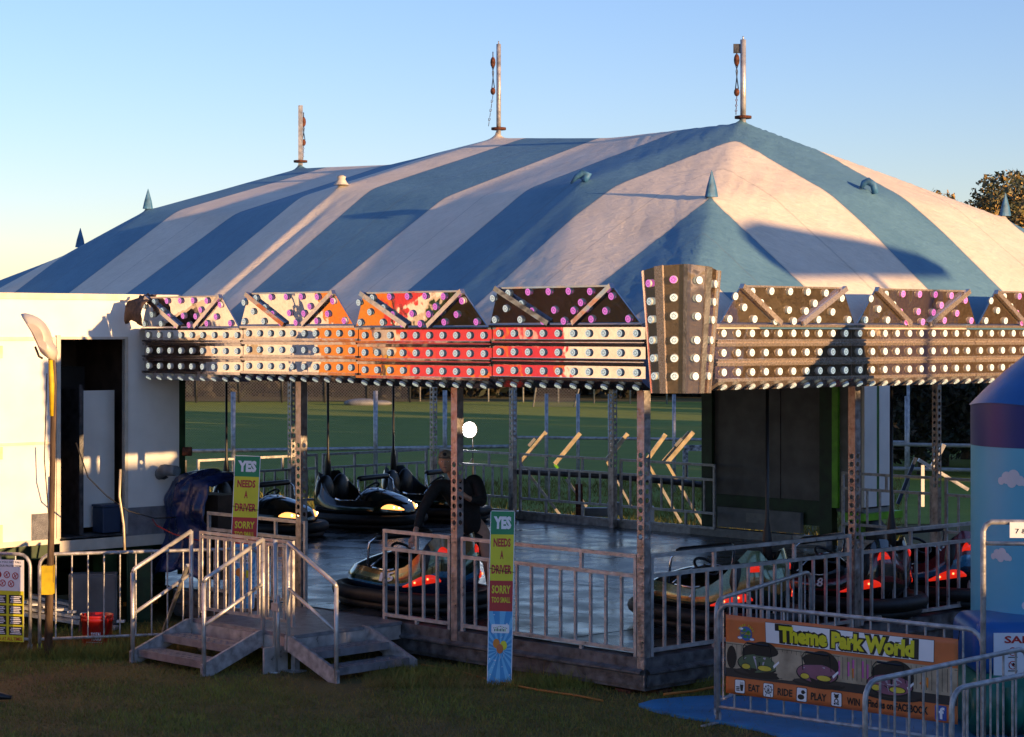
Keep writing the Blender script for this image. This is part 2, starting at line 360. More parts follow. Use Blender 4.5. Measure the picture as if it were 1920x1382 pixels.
# canvas caps over the quarter poles: (a, b, kind, label)
caps = [(.95, 2.0, 'spike', 'pointed blue canvas cap on the front corner of the tent roof, below the tallest mast'),
        (2.73, 2.0, 'flop', 'folded blue canvas cap flopped over on the front slope of the tent'),
        (6.83, 2.0, 'knob', 'cream knotted canvas cap at the top of the cream fold'),
        (10.94, 2.0, 'spike', 'pointed blue canvas cap on the tent skyline, left of the shortest mast'),
        (12.6, 2.0, 'spikedark', 'small dark blue canvas spike at the far left edge of the tent'),
        (.95, 4.6, 'roll', 'curled blue canvas flap on the right skyline of the tent'),
        (.95, 7.2, 'spike', 'pointed blue canvas cap in front of the gum trees')]
for a, b, kind, lab in caps:
    z0 = tz(a, b)-.02; mb = MB(); p = W(a, b, z0)
    if kind.startswith('spike'):
        n = 10; H = .30; rings = [(.085, 0), (.075, .05), (.06, .12), (.035, .2), (.004, H)]
        vs_ = []
        for r, z in rings:
            for k in range(n):
                t = 2*PI*k/n; rr = r*(1+.35*math.cos(3*t)); vs_.append((rr*math.cos(t)*.72+z*.05, rr*math.sin(t)*.45, z*.92))
        mb.add(vs_, [(i*n+k, i*n+(k+1)%n, (i+1)*n+(k+1)%n, (i+1)*n+k) for i in range(4) for k in range(n)], 0, True)
        mt = M['blueflap']
    elif kind == 'knob':
        mb.lathe([(.10,0),(.075,.03),(.05,.07),(.06,.10),(.03,.12),(0.001,.12)], 9, 0); mt = M['creamflap']
    elif kind == 'flop':
        pts = [(-.01,0,.0),(.04,0,.07),(-.02,0,.085),(-.09,0,.04),(-.15,0,-.03)]
        mb.tube([Vector(q) for q in pts], [.05,.045,.04,.03,.010], 8); mt = M['blueflap']
    else:
        pts = [(.08,0,-.03),(.06,0,.07),(0,0,.11),(-.05,0,.09),(-.08,0,.03)]
        mb.tube([Vector(q) for q in pts], [.035,.042,.045,.035,.02], 8); mt = M['blueflap']
    o = mb.build('canvas_cap', mt); o.location = p; tag(o, lab, 'canvas cap', 'canvas caps on the quarter poles')
# masts
for idx, (a, ht, r, lab, flip) in enumerate([(2.73, .90, .034, 'tallest steel tent mast on the right peak with a pulley block and chain', -1),
                                 (6.83, 1.10, .030, 'middle steel tent mast with a chain slanting down to the canvas', -1),
                                 (10.94, .80, .026, 'short square tent mast on the left peak with rusty pulley blocks', 1)]):
    z0 = tz(a, 4.6); t = thing('tent_mast', lab, 'mast', W(a, 4.6, z0-.1), 0, 'masts through the tent peaks')
    mb = MB()
    if idx < 2: mb.tube([(.0,0,-.05),(0,0,ht+.1)], r, 16); mb.tube([(0,0,ht+.1),(0,0,ht+.14)], .009, 6)
    else: mb.box(-.03,.0,-.03,.03,-.05,ht+.1); mb.box(0,.035,-.028,-.018,-.05,ht+.1)
    mb.build('pole', M['galv' if idx else 'alu'], t)
    mb = MB(); mb.tube([(0,0,.07),(0,0,.10)], .10, 14); mb.build('collar_ring', M['rust'], t)
    x = flip*.075 if idx < 2 else .045
    k = ht-.02; mb = MB()
    if idx == 0:
        mb.box(-.115,-.03,-.006,.006,k-.04,k+.07)
    mb.tube([(x,0,k+.02),(x,0,k-.05)], .008, 6); mb.build('bracket', M['darksteel'], t)
    mb = MB(); mb.ball((x,0,k-.12), .035,.03,.075, n=10, m=6); mb.build('upper_pulley', M['rust'], t)
    mb = MB(); mb.ball((x,0,k-.50 if idx<2 else .36), .034,.03,.05, n=10, m=6); mb.build('lower_pulley', M['rust'], t)
    lz = k-.50 if idx < 2 else .36
    mb = MB(); mb.tube([(x-.02,0,k-.16),(x+.01,.01,(k+lz)/2),(x-.015,0,lz+.04)], .007, 6); mb.tube([(x+.02,0,k-.16),(x-.008,0,(k+lz)/2),(x+.02,0,lz+.04)], .007, 6); mb.build('rope', M['bin'], t)
    mb = MB(); n = 7
    e = (x-.06 if idx == 1 else x-.01, 0, .11)
    for q in range(n):
        f0 = q/n; c = Vector((x,0,lz-.05))*(1-f0)+Vector(e)*f0; d = (Vector(e)-Vector((x,0,lz-.05)))/n*.62; sd = Vector((.012,0,0)) if q % 2 else Vector((0,.012,0))
        mb.tube([c-d*.0-sd*.2, c+sd+d*.4, c+d*1.0+sd*.2, c+d*1.3, c+d-sd*.8, c-sd+d*.3], .0045, 5, closed=True)
    mb.build('chain', M['rust' if idx != 1 else 'darksteel'], t)
# eave beams
def beam(name, p, q, w, h, m_, lab, cat='beam'):
    mb = MB().bar(p, q, w, h); o = mb.build(name, m_); tag(o, lab, cat); return o
beam('eave_beam', W(-.5,-.15,3.3), W(7.4,-.15,3.3), .08,.14, M['darksteel'], 'steel eave beam behind the left hand light boards')
beam('eave_beam', W(-.55,-.1,3.3), W(-.55,9.4,3.3), .08,.14, M['darksteel'], 'steel eave beam behind the right hand light boards')
beam('eave_beam', W(-.5,9.4,3.3), W(14,9.4,3.3), .08,.14, M['darksteel'], 'steel eave beam along the back of the ride')
beam('eave_beam', W(14.0,.4,3.3), W(14.0,9.3,3.3), .08,.14, M['darksteel'], 'steel eave beam at the far left end of the ride')

# ------------------------------------------------------------------ lamps
def lamp_mesh(pink):
    mb = MB(); n = 14
    mb.mi = 0; mb.lathe([(.035,0),(.037,.006),(.037,.016),(.034,.021)], n)
    mb.mi = 1; mb.add([(.0335*math.cos(2*PI*k/n), .0335*math.sin(2*PI*k/n), .0212) for k in range(n)], [tuple(range(n))])
    mb.mi = 2
    for k in range(8):
        t = 2*PI*k/8; c, s_ = math.cos(t), math.sin(t); 
        mb.add([(c*.010-s_*.0022,s_*.010+c*.0022,.0222),(c*.010+s_*.0022,s_*.010-c*.0022,.0222),(c*.023+s_*.0032,s_*.023-c*.0032,.0222),(c*.023-s_*.0032,s_*.023+c*.0032,.0222)], [(0,1,2,3)])
    o = mb.build('lamp', [M['collar'], M['lenspink' if pink else 'lens'], M['lenspd' if pink else 'lensdk']])
    me = o.data; bpy.data.objects.remove(o); return me
LW = lamp_mesh(False); LP = lamp_mesh(True)
def add_lamp(parent, loc, nrm, pink=False):
    o = bpy.data.objects.new('lamp', LP if pink else LW); COL.objects.link(o); o.parent = parent; o.location = loc
    o.rotation_mode = 'QUATERNION'; o.rotation_quaternion = Vector(nrm).to_track_quat('Z', 'Y') @ Matrix.Rotation(random.uniform(0, 6.3), 4, 'Z').to_quaternion()
    o.scale = (1, 1, 1)
# ------------------------------------------------------------------ light boards
def board(loc, rz, w, lab, mm, lean=.074, nl=10, crown=True, drop=0.0, pinkf=.7, fl=False):
    t = thing('light_board', lab, 'light board', loc, rz, 'chrome light boards round the ride roof')
    g = .006
    prof = [(0,.60),(-.06,.585),(-.052,.563),(0,.560),(0,.450),(-.042,.447),(-.038,.428),(-.018,.424),(-.018,.417),(-.034,.413),(-.026,.385),(0,.380),(0,.270),(-.042,.267),(-.038,.248),(-.018,.244),(-.018,.237),(-.034,.233),(-.026,.205),(0,.200),(0,.090),(-.045,.087),(-.040,.060),(.09,-.02),(.09,.0),(.14,.0),(.14,.60),(0,.60)]
    fi = {q for q in range(len(prof)-1) if prof[q][0] == 0 and prof[q+1][0] == 0 and .05 < abs(prof[q][1]-prof[q+1][1]) < .13}; mb = MB()
    for i in range(len(prof)-1):
        mb.strip(prof[i:i+2], g, w-g, 0 if i in fi else 1)
    for x in (g, w-g):
        mb.add([(x,y,z) for y, z in prof[:-1]], [tuple(range(len(prof)-1))], 1)
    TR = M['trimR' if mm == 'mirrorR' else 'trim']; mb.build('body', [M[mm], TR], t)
    zr = (.505, .325, .145); x0 = w*.055; dx = (w-2*x0)/(nl-1)
    for z in zr:
        for k in range(nl): add_lamp(t, (x0+k*dx+random.uniform(-.003,.003), 0, z), (0,-1,0))
    for k in range(nl): add_lamp(t, (x0+k*dx, -.005, .018), (0,-.55,-.83))
    if crown:
        # leaning forward crown plate with folded v braces
        H = .335
        def cp(u, v, d=0): return (u*w, -.055-lean*v*.9-d, .605+v*H)
        th = .02
        poly = [(.015,0),(.13,1),(.87,1),(.985,0)]
        mb = MB(); vs_ = [cp(u,v) for u, v in poly]+[tuple(Vector(cp(u,v))+Vector((0,th,0))) for u, v in poly]
        mb.add(vs_, [(0,1,2,3),(7,6,5,4),(0,4,5,1),(1,5,6,2),(2,6,7,3),(3,7,4,0)], 0)
        mb.build('crown_plate', [M[mm]], t)
        mb = MB()
        for s in (0, 1):
            u0, u1 = (.12,.42) if s == 0 else (.88,.58)
            mb.bar(cp(u0,1.0,.02), cp(u1,-.02,.02), .05, .05)
        mb.bar(cp(0.13,1.0,0), cp(.87,1.0,0), .022,.018)
        mb.build('v_brace', TR, t)
        pts = [(.085,.72),(.06,.10),(.155,.42),(.235,.10), (.20,.86),(.335,.88),(.47,.88),(.60,.88),(.735,.86),(.27,.55),(.66,.56),(.33,.34),(.475,.36),(.60,.34),(.385,.05),(.52,.05),(.86,.72),(.80,.32),(.70,.10),(.93,.10)]
        nrm = Vector((0,-1,0)); nrm.rotate(Matrix.Rotation(0.12, 3, 'X'))
        for i, (u, v) in enumerate(pts):
            pk = (u > .3 and random.random() < pinkf+.25) if not fl else random.random() < pinkf
            if pinkf == 0: pk = False
            add_lamp(t, cp(u, v, .002), nrm, pk)
    return t
BZ = 2.895
# left face: plane b=-.4, from a=-.43 going to a=7.45
ls = [-.40, 1.60, 3.60, 5.56, 7.45]
labs = ['red reflecting light board next to the corner fan, with pink lamps on its dark crown',
        'orange and red reflecting light board, second to the left of the corner fan',
        'cream reflecting light board, third to the left of the corner fan',
        'light board at the left end, a brown rag on its crown']
sag = [0, .01, .0, -.0]
for i in range(4):
    w = ls[i+1]-ls[i]
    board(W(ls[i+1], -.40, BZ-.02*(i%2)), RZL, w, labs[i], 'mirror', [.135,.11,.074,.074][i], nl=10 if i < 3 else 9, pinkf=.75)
# the brown rag
mb = MB(); pts = []
for i in range(9):
    for j in range(9):
        u, v = i/8, j/8; x = .02+u*.33; z = .98-v*.30-abs(u-.4)*.12*v; y = -.20-.10*math.sin(v*2.2)-.03*noise.noise((u*6, v*6, 1))
        if v < .15: y += .12
        pts.append((x+.03*noise.noise((u*4, v*4, 3)), y, z+.04*noise.noise((u*5, v*3, 7))))
mb.add(pts, [(i*9+j, i*9+j+1, (i+1)*9+j+1, (i+1)*9+j) for i in range(8) for j in range(8)], 0, True)
o = mb.build('rag', mat('brown_cloth', (.10,.06,.045), .9, 0, .3, 20, .4, 30)); o.location = W(7.45,-.40,BZ-.02); o.rotation_euler = (0,0,RZL)
sm = o.modifiers.new('Solidify', 'SOLIDIFY'); sm.thickness = .012; tag(o, 'crumpled brown rag hung over the left end of the light boards', 'cloth')
rs = [.12, 2.10, 4.10, 6.1]
rl = ['sunlit light board right of the corner fan with all white lamps', 'half shaded light board with pink lamps, above the right hand posts', 'light board at the right edge behind the inflatable']
for i in range(3):
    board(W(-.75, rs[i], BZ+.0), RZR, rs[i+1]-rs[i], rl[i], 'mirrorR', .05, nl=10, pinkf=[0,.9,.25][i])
# corner fan of chrome strips
ctr = W(-.62, -.22, 0); fanrz = R(3)
t = thing('corner_fan', 'tall curved fan of chrome strips with lamps at the corner of the ride', 'light board', (ctr.x, ctr.y, 2.86), fanrz)
H = 1.10; mb = MB(); cols = []
def fp(u, v, d=0):     # u -1..1 around, v 0..1 up
    r = .30+.10*v; ang = u*R(62); return Vector((math.sin(ang)*(r+d)+.0, -math.cos(ang)*(r+d)*.75-.02, v*H+(.06*(1-u*u) if v > .5 else -.0)))
seg = [(-1,-.93,1,0),(-.93,-.60,0,-.01),(-.60,-.42,1,.02),(-.42,.02,0,-.02),(.02,.10,2,.015),(.10,.17,0,.015),(.17,.53,0,-.01),(.53,.68,2,.015),(.68,.94,0,-.005),(.94,1.0,1,.02)]
pd = None
for u0, u1, k, d in seg:
    q = [fp(u0,0,d), fp(u1,0,d), fp(u1,1,d), fp(u0,1,d)]; mb.add(q, [(0,1,2,3)], 3 if (k == 0 and u0 < -.5) else k)
    q2 = [fp(u1,0,d), fp(u1,0,d-.05), fp(u1,1,d-.05), fp(u1,1,d)]; mb.add(q2, [(0,1,2,3)], 1)
    q3 = [fp(u0,0,d-.05), fp(u0,0,d), fp(u0,1,d), fp(u0,1,d-.05)]; mb.add(q3, [(0,1,2,3)], 1)
mb.build('strips', [M['mirrorR'], M['trimR'], M['darksteel'], M['mirror']], t)
for u, r0 in ((-.76,0), (-.19,1), (.35,0), (.81,0)):
    for k in range(6):
        v = .14+k*.147; p = fp(u, v, .0); n_ = (fp(u, v, .1)-p)
        add_lamp(t, p, n_, k == 5 and u < 0)
# ------------------------------------------------------------------ perforated posts
def perf_face(mb, w, z0, z1, h0, h1, hr, pitch, ncol, y, flip):
    # face in plane y, x from 0..w ; holes between h0 and h1
    def quad(x0, x1, a, b): mb.add([(x0,y,a),(x1,y,a),(x1,y,b),(x0,y,b)], [(0,1,2,3)], 0)
    n = int((h1-h0)/pitch); h1 = h0+n*pitch
    if h0 > z0: quad(0, w, z0, h0)
    if z1 > h1: quad(0, w, h1, z1)
    cw = w/ncol
    for i in range(n):
        for c in range(ncol):
            cx = (c+.5)*cw; cz = h0+(i+.5)*pitch; ins = []; outs = []; K = 16
            for k in range(K):
                t_ = 2*PI*k/K; dx, dz = math.cos(t_), math.sin(t_); s_ = min((cw/2)/max(abs(dx),1e-6), (pitch/2)/max(abs(dz),1e-6))
                if k % 4 == 2: outs.append((cx+math.copysign(cw/2,dx), y, cz+math.copysign(pitch/2,dz)))
                else: outs.append((cx+dx*s_, y, cz+dz*s_))
                ins.append((cx+dx*hr, y, cz+dz*hr))
            mb.add(outs+ins, [(k, (k+1)%K, K+(k+1)%K, K+k) for k in range(K)], 0)
def post(loc, rz, h, lab, hz=(1.45,2.30), w=.09, m_='perf', grp='perforated posts of the ride'):
    mb = MB()
    for k in range(4):
        Mx = Matrix.Translation((w/2,w/2,0)) @ Matrix.Rotation(k*PI/2, 4, 'Z') @ Matrix.Translation((-w/2,-w/2,0))
        mb.at(Mx); perf_face(mb, w, 0, h, hz[0]-loc[2], hz[1]-loc[2], .0275, .085, 1, 0, 0)
    mb.at(Matrix.Identity(4))
    o = mb.build('post', M[m_]); o.name = 'support_post'; o.location = loc; o.rotation_euler = (0,0,rz)
    s_ = o.modifiers.new('Solidify', 'SOLIDIFY'); s_.thickness = .004; s_.offset = -1
    tag(o, lab, 'post', grp); return o
def post_at(a, b, z0, z1, lab, hz=(1.45,2.30), w=.09, rz=RZL):
    p = W(a, b, z0); c = Vector((-w/2,-w/2,0)); c.rotate(Matrix.Rotation(rz, 3, 'Z')); p = p+c
    return post((p.x,p.y,z0), rz, z1-z0, lab, hz, w)
post_at(0, 0, .09, 2.93, 'perforated zinc corner post under the corner fan')
post_at(2.54, 0, .2, 2.93, 'perforated zinc post between the attendant and the second height sign', (1.42,2.12))
post_at(5.05, 0, .2, 2.93, 'perforated zinc post left of the open gate, in front of the parked dodgem cars', (1.35,2.25))
post_at(0, 3.12, .2, 2.93, 'reddish perforated post on the right face of the ride', (1.15,2.25), rz=RZR)
bl = [(13.4,9.3,'thin perforated post at the back corner of the ride, behind the third parked car'),(11.5,9.3,'back post of the ride behind the attendant'),(9.3,9.3,'back post of the ride between the yellowed braces'),(3.4,9.3,'back post of the ride near the inflatable'),(13.4,6.35,'dark back left post with small holes behind the first parked car')]
for a, b, lab in bl: post_at(a, b, .3, 3.3, lab, (1.3,2.7), .09)
# ------------------------------------------------------------------ deck
M['floor'] = mat('dark_steel_floor', (.12,.122,.13), .27, .75, .45, 2.2, .35, 3.5, rvar=.13, stretch=(1,1,1))
mb = MB()
nu, nv = 11, 8
for i in range(nu):
    for j in range(nv):
        a0 = .05+i*(13.6/nu); a1 = .05+(i+1)*(13.6/nu)-.006; b0 = .05+j*(9.5/nv); b1 = .05+(j+1)*(9.5/nv)-.006
        dz = random.uniform(-.002,.002)
        mb.add([W(a0,b0,DK+dz),W(a1,b0,DK+dz),W(a1,b1,DK+dz),W(a0,b1,DK+dz)], [(0,1,2,3)])
mb.add([W(.04,.04,DK-.02),W(13.68,.04,DK-.02),W(13.68,9.56,DK-.02),W(.04,9.56,DK-.02)], [(0,1,2,3)])
o = mb.build('dodgem_floor', M['floor']); tag(o, 'dark worn steel plate floor of the dodgem ride', 'ride floor')
def skirt(p, q, lab, n, inner=1):
    t = thing('deck_edge', lab, 'deck edge', (0,0,0)); d = (q-p); L_ = d.length; d.normalize(); nrm = Vector((d.y,-d.x,0))
    Mx = Matrix.Translation(p) @ Matrix(((d.x,-nrm.x,0,0),(d.y,-nrm.y,0,0),(0,0,1,0),(0,0,0,1)))
    mb = MB().at(Mx); pr = [(.10,.375),(-.02,.36),(-.02,.26),(-.07,.235),(-.07,.215),(-.03,.20),(-.03,.09),(.0,.085),(.0,.05)]
    mb.strip(pr, 0, L_, 0); mb.build('edge_beam', M['edge'], t)
    mb = MB().at(Mx)
    for k in range(n+1):
        x = .1+(L_-.2)*k/n; mb.box(x-.04,x+.04,.25,.33,0,.3); mb.box(x-.1,x+.1,.19,.39,0,.03)
    mb.build('jack_legs', M['rust'], t)
    return t
skirt(W(7.4,-.02,0), W(-.03,-.02,0), 'grey steel deck edge under the left face rails', 6)
skirt(W(-.03,-.02,0), W(-.03,9.4,0), 'grey steel deck edge under the right face rails', 4)
beam('deck_kerb', W(13.6,9.45,.44), W(5.3,9.45,.44), .14,.12, M['galv'], 'steel kerb along the back edge of the dodgem floor', 'kerb')
beam('deck_kerb', W(5.1,9.45,.44), W(-.0,9.45,.44), .14,.12, M['galv'], 'steel kerb at the back right edge of the dodgem floor', 'kerb')
beam('deck_kerb', W(13.65,.6,.44), W(13.65,9.3,.44), .14,.12, M['darksteel'], 'steel kerb along the far left edge of the dodgem floor', 'kerb')
# ------------------------------------------------------------------ rail panels
def rail(p, q, lab, m_='alu', z=(.13,.42,1.12,1.29), sp=.185, low=True, grp='rail panels round the ride', tw=.036):
    p = Vector(p); q = Vector(q); d = q-p; L_ = d.length; rz = math.atan2(d.y, d.x)
    t = thing('rail_panel', lab, 'railing', (p.x,p.y,p.z), rz, grp)
    mb = MB(); 
    for x in (tw/2, L_-tw/2): mb.bar((x,0,z[0]-.02),(x,0,z[3]), tw)
    mb.bar((0,0,z[3]+tw/2-.002),(L_,0,z[3]+tw/2-.002), tw); 
    for zz in (z[2], z[1], z[0]) if low else (z[2], z[1]): mb.bar((tw,0,zz),(L_-tw,0,zz), tw)
    for f in ([.5] if L_ < 1.6 else [.3,.7]):
        mb.bar((f*L_,0,z[2]+tw/2),(f*L_,0,z[3]), tw*.9)
        if low: mb.bar((f*L_,0,z[0]+tw/2),(f*L_,0,z[1]-tw/2), tw*.9)
    mb.build('frame', M[m_], t)
    n = max(2, int((L_-2*tw)/sp)); 
    for k in range(1, n):
        x = L_*k/n; mb = MB().bar((x,0,z[1]+tw/2),(x,0,z[2]-tw/2), .026); mb.build('baluster', M[m_], t)
    return t
rail(W(2.46,-.01), W(.07,-.01), 'rail panel with the second height sign tied to it, left of the corner post')
rail(W(3.66,-.01), W(2.62,-.01), 'short rail panel in front of the dodgem numbered 15')
rail(W(6.75,-.01), W(4.95,-.01), 'rail panel left of the open gate, behind the first height sign')
rail(W(-.01,.07), W(-.01,3.04), 'rail panel on the right face between the corner post and the reddish post')
rail(W(-.01,3.20), W(-.01,6.05), 'rail panel on the right face beside the inflatable')
zb = (.5,.72,1.22,1.42)
for a0, a1, lab in ((13.3,11.6,'back rail panel behind the attendant'),(11.4,9.4,'back rail panel in front of the first two yellowed braces'),(9.2,7.3,'back rail panel in front of the last yellowed braces'),(5.0,3.5,'back rail panel right of the green trailer'),(3.3,1.0,'back rail panel behind the car masts at right')):
    rail(W(a0,9.35), W(a1,9.35), lab, 'galv', zb, .2)
for b0, b1, lab, mm in ((.7,2.6,'black end rail panel behind the blue tarpaulin','darksteel'),(2.7,4.4,'black end rail panel behind the first height sign','darksteel'),(4.6,6.9,'end rail panel behind the first parked car','galv'),(7.0,9.2,'end rail panel behind the second parked car','galv')):
    rail(W(13.45,b0), W(13.45,b1), lab, mm, zb, .2)
# ------------------------------------------------------------------ dodgem cars
CL, CW = .88, .52
def sup(phi, n=2.5):
    c, s = math.cos(phi), math.sin(phi); return (math.copysign(abs(c)**(2/n), c)*CL, math.copysign(abs(s)**(2/n), s)*CW)
def rimh(phi):
    d = abs(math.degrees(math.atan2(math.sin(phi), math.cos(phi))))
    return float(np.interp(d, [0,25,50,75,95,115,135,150,165,180], [.37,.39,.44,.44,.41,.49,.70,.84,.83,.68]))
def hull(phi, v):
    x, y = sup(phi); h = rimh(phi); z = .20+(h-.20)*v
    k = float(np.interp(v, [0,.25,.6,1], [.93,1.0,.985,.90]))
    d = abs(math.degrees(math.atan2(math.sin(phi), math.cos(phi))))
    lean = .10*max(0, (d-120)/60)*v
    return Vector((x*k+lean*-.0, y*k, z))
def hullpatch(mb, phis, vfun, off, mi=0, n=12, m=5):
    vs_ = []
    for i in range(n+1):
        ph = phis[0]+(phis[1]-phis[0])*i/n; lo, hi = vfun(i/n)
        for j in range(m+1):
            v = lo+(hi-lo)*j/m; p = hull(R(ph), v); q = hull(R(ph), v); nrm = Vector((p.x/CL**2, p.y/CW**2, .4)).normalized()
            bul = off+.018*math.sin(PI*i/n)*math.sin(PI*j/m)
            vs_.append(q+nrm*bul)
    mb.add(vs_, [(i*(m+1)+j, (i+1)*(m+1)+j, (i+1)*(m+1)+j+1, i*(m+1)+j+1) for i in range(n) for j in range(m)], mi, True)
eye = lambda k: (lambda t: (k[0]-.001+(k[2])*t, k[0]+k[2]*t+(k[1]-k[0])*max(.02, math.sin(PI*min(1, t*.93+.05)))**.7))
def make_car(lab, cols, num=None, heads=True, tails=False, mast_h=2.45):
    t = thing('dodgem_car', lab, 'dodgem car', (0,0,0), 0, 'dodgem cars on the floor')
    mb = MB(); K = 48
    mb.tube([Vector((sup(2*PI*k/K, 2.7)[0]*1.10, sup(2*PI*k/K, 2.7)[1]*1.14, .155)) for k in range(K)], .075, 10, closed=True)
    mb.tube([Vector((sup(2*PI*k/K, 2.7)[0]*1.05, sup(2*PI*k/K, 2.7)[1]*1.07, .05)) for k in range(K)], .05, 8, closed=True)
    mb.build('bumper', M['rubber'], t)
    mb = MB(); m_ = 10; vs_ = []
    for i in range(K):
        for j in range(m_+1): vs_.append(hull(2*PI*i/K, j/m_))
    for j in range(m_):
        mi = int(np.interp(j/m_, [0,.2,.21,.36,.37,.55,.56,.72,.73,1], [0,0,1,1,2,2,3,3,4,4]))
        mb.add(vs_, [(i*(m_+1)+j, ((i+1)%K)*(m_+1)+j, ((i+1)%K)*(m_+1)+j+1, i*(m_+1)+j+1) for i in range(K)], min(mi, len(cols)-1), True)
    # hood
    def cap_(xs, zc, mi):
        vv = []; ny = 12
        for x, z in zip(xs, zc):
            xx = x/.90
            c = min(1, max(-1, x/(CL*.90))); yr = CW*.90*(1-abs(c)**2.5)**(1/2.5)
            ph = math.atan2(abs((1-abs(c)**2.5))**.5, math.copysign(abs(c)**1.25, c)); zr = rimh(ph)-.004
            for j in range(ny+1):
                f_ = -1+2*j/ny; vv.append((x, f_*yr, zr+(z-zr)*(1-abs(f_)**2.2)))
        n = len(xs); mb.add(vv, [(i*(ny+1)+j, (i+1)*(ny+1)+j, (i+1)*(ny+1)+j+1, i*(ny+1)+j+1) for i in range(n-1) for j in range(ny)], mi, True)
    xs = np.linspace(.16, .79, 12); cap_(xs, .60-.20*((xs-.16)/.63)**1.8, len(cols)-1)
    mb.build('body_shell', [M[c] if isinstance(c, str) else c for c in cols], t)
    mb = MB(); ins = []
    for i in range(K):
        x, y = sup(2*PI*i/K); h = rimh(2*PI*i/K); x = min(.20/.9, x)
        ins.append([(x*.9, y*.90, h), (x*.84, y*.80, h-.03), (x*.80, y*.74, .22)])
    vv = [p for r in ins for p in r]
    mb.add(vv, [(i*3+j, ((i+1)%K)*3+j, ((i+1)%K)*3+j+1, i*3+j+1) for i in range(K) for j in range(2)], 0, True)
    mb.add([r[2] for r in ins], [tuple(range(K))], 0)
    mb.build('cockpit_tub', M['vinyl'], t)
    mb = MB(); mb.ball((-.30,0,.30), .26,.40,.09, n=16, m=8); mb.build('seat', M['vinyl'], t)
    for s in (-1, 1):
        mb = MB(); mb.ball((-.62,s*.205,.52), .10,.215,.27, n=20, m=14); o = mb.build('backrest', M['vinyl'], t)
    mb = MB(); mb.tube([(.26,-.44,.42),(.22,-.46,.60),(.20,-.46,.71),(.17,-.40,.765),(.17,.40,.765),(.20,.46,.71),(.22,.46,.60),(.26,.44,.42)], .014, 8); mb.build('windscreen_hoop', M['chrome'], t)
    mb = MB(); mb.tube([(.172,-.40,.765),(.165,-.36,.77),(.165,.36,.77),(.172,.40,.765)], [.03,.042,.042,.03], 12); mb.build('hoop_pad', M['vinyl'], t)
    mb = MB(); c = Vector((.06,.10,.60)); ax = Vector((-.6,0,.8)); u_ = Vector((0,1,0)); w_ = ax.cross(u_)
    mb.tube([c+u_*math.cos(2*PI*k/20)*.13+w_*math.sin(2*PI*k/20)*.13 for k in range(20)], .016, 8, closed=True)
    mb.bar(c-u_*.12, c+u_*.12, .03, .015); mb.bar(c, (.24,.10,.46), .04); mb.build('steering_wheel', M['black'], t)
    mb = MB(); zc = .60
    pts = []
    for k in range(15):
        f_ = -1+2*k/14; c = .16/(CL*.9); yr = CW*.90*(1-c**2.5)**.4; pts.append((.155+.02*abs(f_), f_*yr*.995, .445+(.605-.445)*(1-abs(f_)**2.2)))
    mb.tube(pts, .009, 6); mb.build('cowl_trim', M['chrome'], t)
    for s in (-1, 1):
        mb = MB(); mb.tube([hull(R(s*d), 1.0)+Vector((0,0,.012)) for d in (84,90,96,102)], .016, 6); mb.build('door_trim', M['chrome'], t)
    if heads:
        for s in (-1, 1):
            mb = MB(); hullpatch(mb, (s*12, s*50), eye((.52,.92,.0)), .004); 
            p = hull(R(s*27), .72); h_ = mb.build('headlight', M['headlight'], t)
            for dd in (22, 31): mb = MB(); p = hull(R(s*dd), .72); mb.ball(p*1.0+Vector((p.x*.035,p.y*.035,.0)), .014,.014,.014, n=8, m=6); mb.build('bulb', M['bulb'], h_)
    if tails:
        for s in (-1, 1):
            mb = MB(); hullpatch(mb, (s*112, s*152), eye((.24,.44,-.02)), .004); tl = mb.build('tail_light', M['taillight'], t)
            for dd in (124, 137): mb = MB(); p = hull(R(s*dd), .335); mb.ball(p+Vector((p.x*.03,p.y*.04,0)), .012,.012,.012, n=8, m=6); mb.build('bulb', M['tailbulb'], tl)
            mb = MB(); hullpatch(mb, (s*148, s*164), eye((.66,.80,.02)), .004); mb.build('upper_tail_light', M['taillight'], t)
    mb = MB(); mb.tube([(-.72,0,.45),(-.72,0,.95),(-.72,0,1.15),(-.72,0,mast_h)], [.05,.05,.02,.017], 12); mb.bar((-.72,0,mast_h-.03),(-.72,0,mast_h+.1), .02); mb.build('pickup_pole', M['black'], t)
    if num:
        mb = MB(); vs_, fs_ = textmesh(num, .14 if len(num) > 1 else .05, .13, .02); s = 1
        mb.add([hull(R(97+x*85), .70+z*3.2)*1.0+Vector((0,.012,.004)) for x, _, z in vs_], fs_, 0); mb.build('number', M['paper'], t)
    return t
M['carblack'] = mat('black_gloss_paint', (.010,.011,.013), .12, 0, .1, 6, coat=1)
M['cargreen'] = mat('dark_green_flake_paint', (.015,.045,.02), .15, .3, .2, 12, coat=1)
M['cargold'] = mat('gold_flake_paint', (.30,.17,.05), .2, .4, .2, 60, coat=1)
M['carolive'] = mat('olive_flake_paint', (.20,.26,.13), .2, .4, .2, 60, coat=1)
M['carblue'] = mat('blue_flake_paint', (.04,.22,.42), .2, .3, .2, 60, coat=1)
M['carred'] = mat('maroon_flake_paint', (.18,.02,.03), .2, .3, .2, 60, coat=1)
M['carnavy'] = mat('navy_flake_paint', (.01,.03,.08), .2, .3, .2, 60, coat=1)
def place(c, a, b, ang):
    p = W(a, b, DK+.003); c.location = p; c.rotation_euler = (0,0,ang)
hd = math.atan2(DL.y, DL.x)
bk0 = ['carblack','carblack','cargreen','carblack','carblack']
place(make_car('black dodgem car with lit headlights, leftmost and partly behind the first height sign', bk0), 12.0, 4.75, -R(32))
place(make_car('black dodgem car with two lit orange headlights, in the middle of the parked row', bk0), 12.1, 6.75, -R(32))
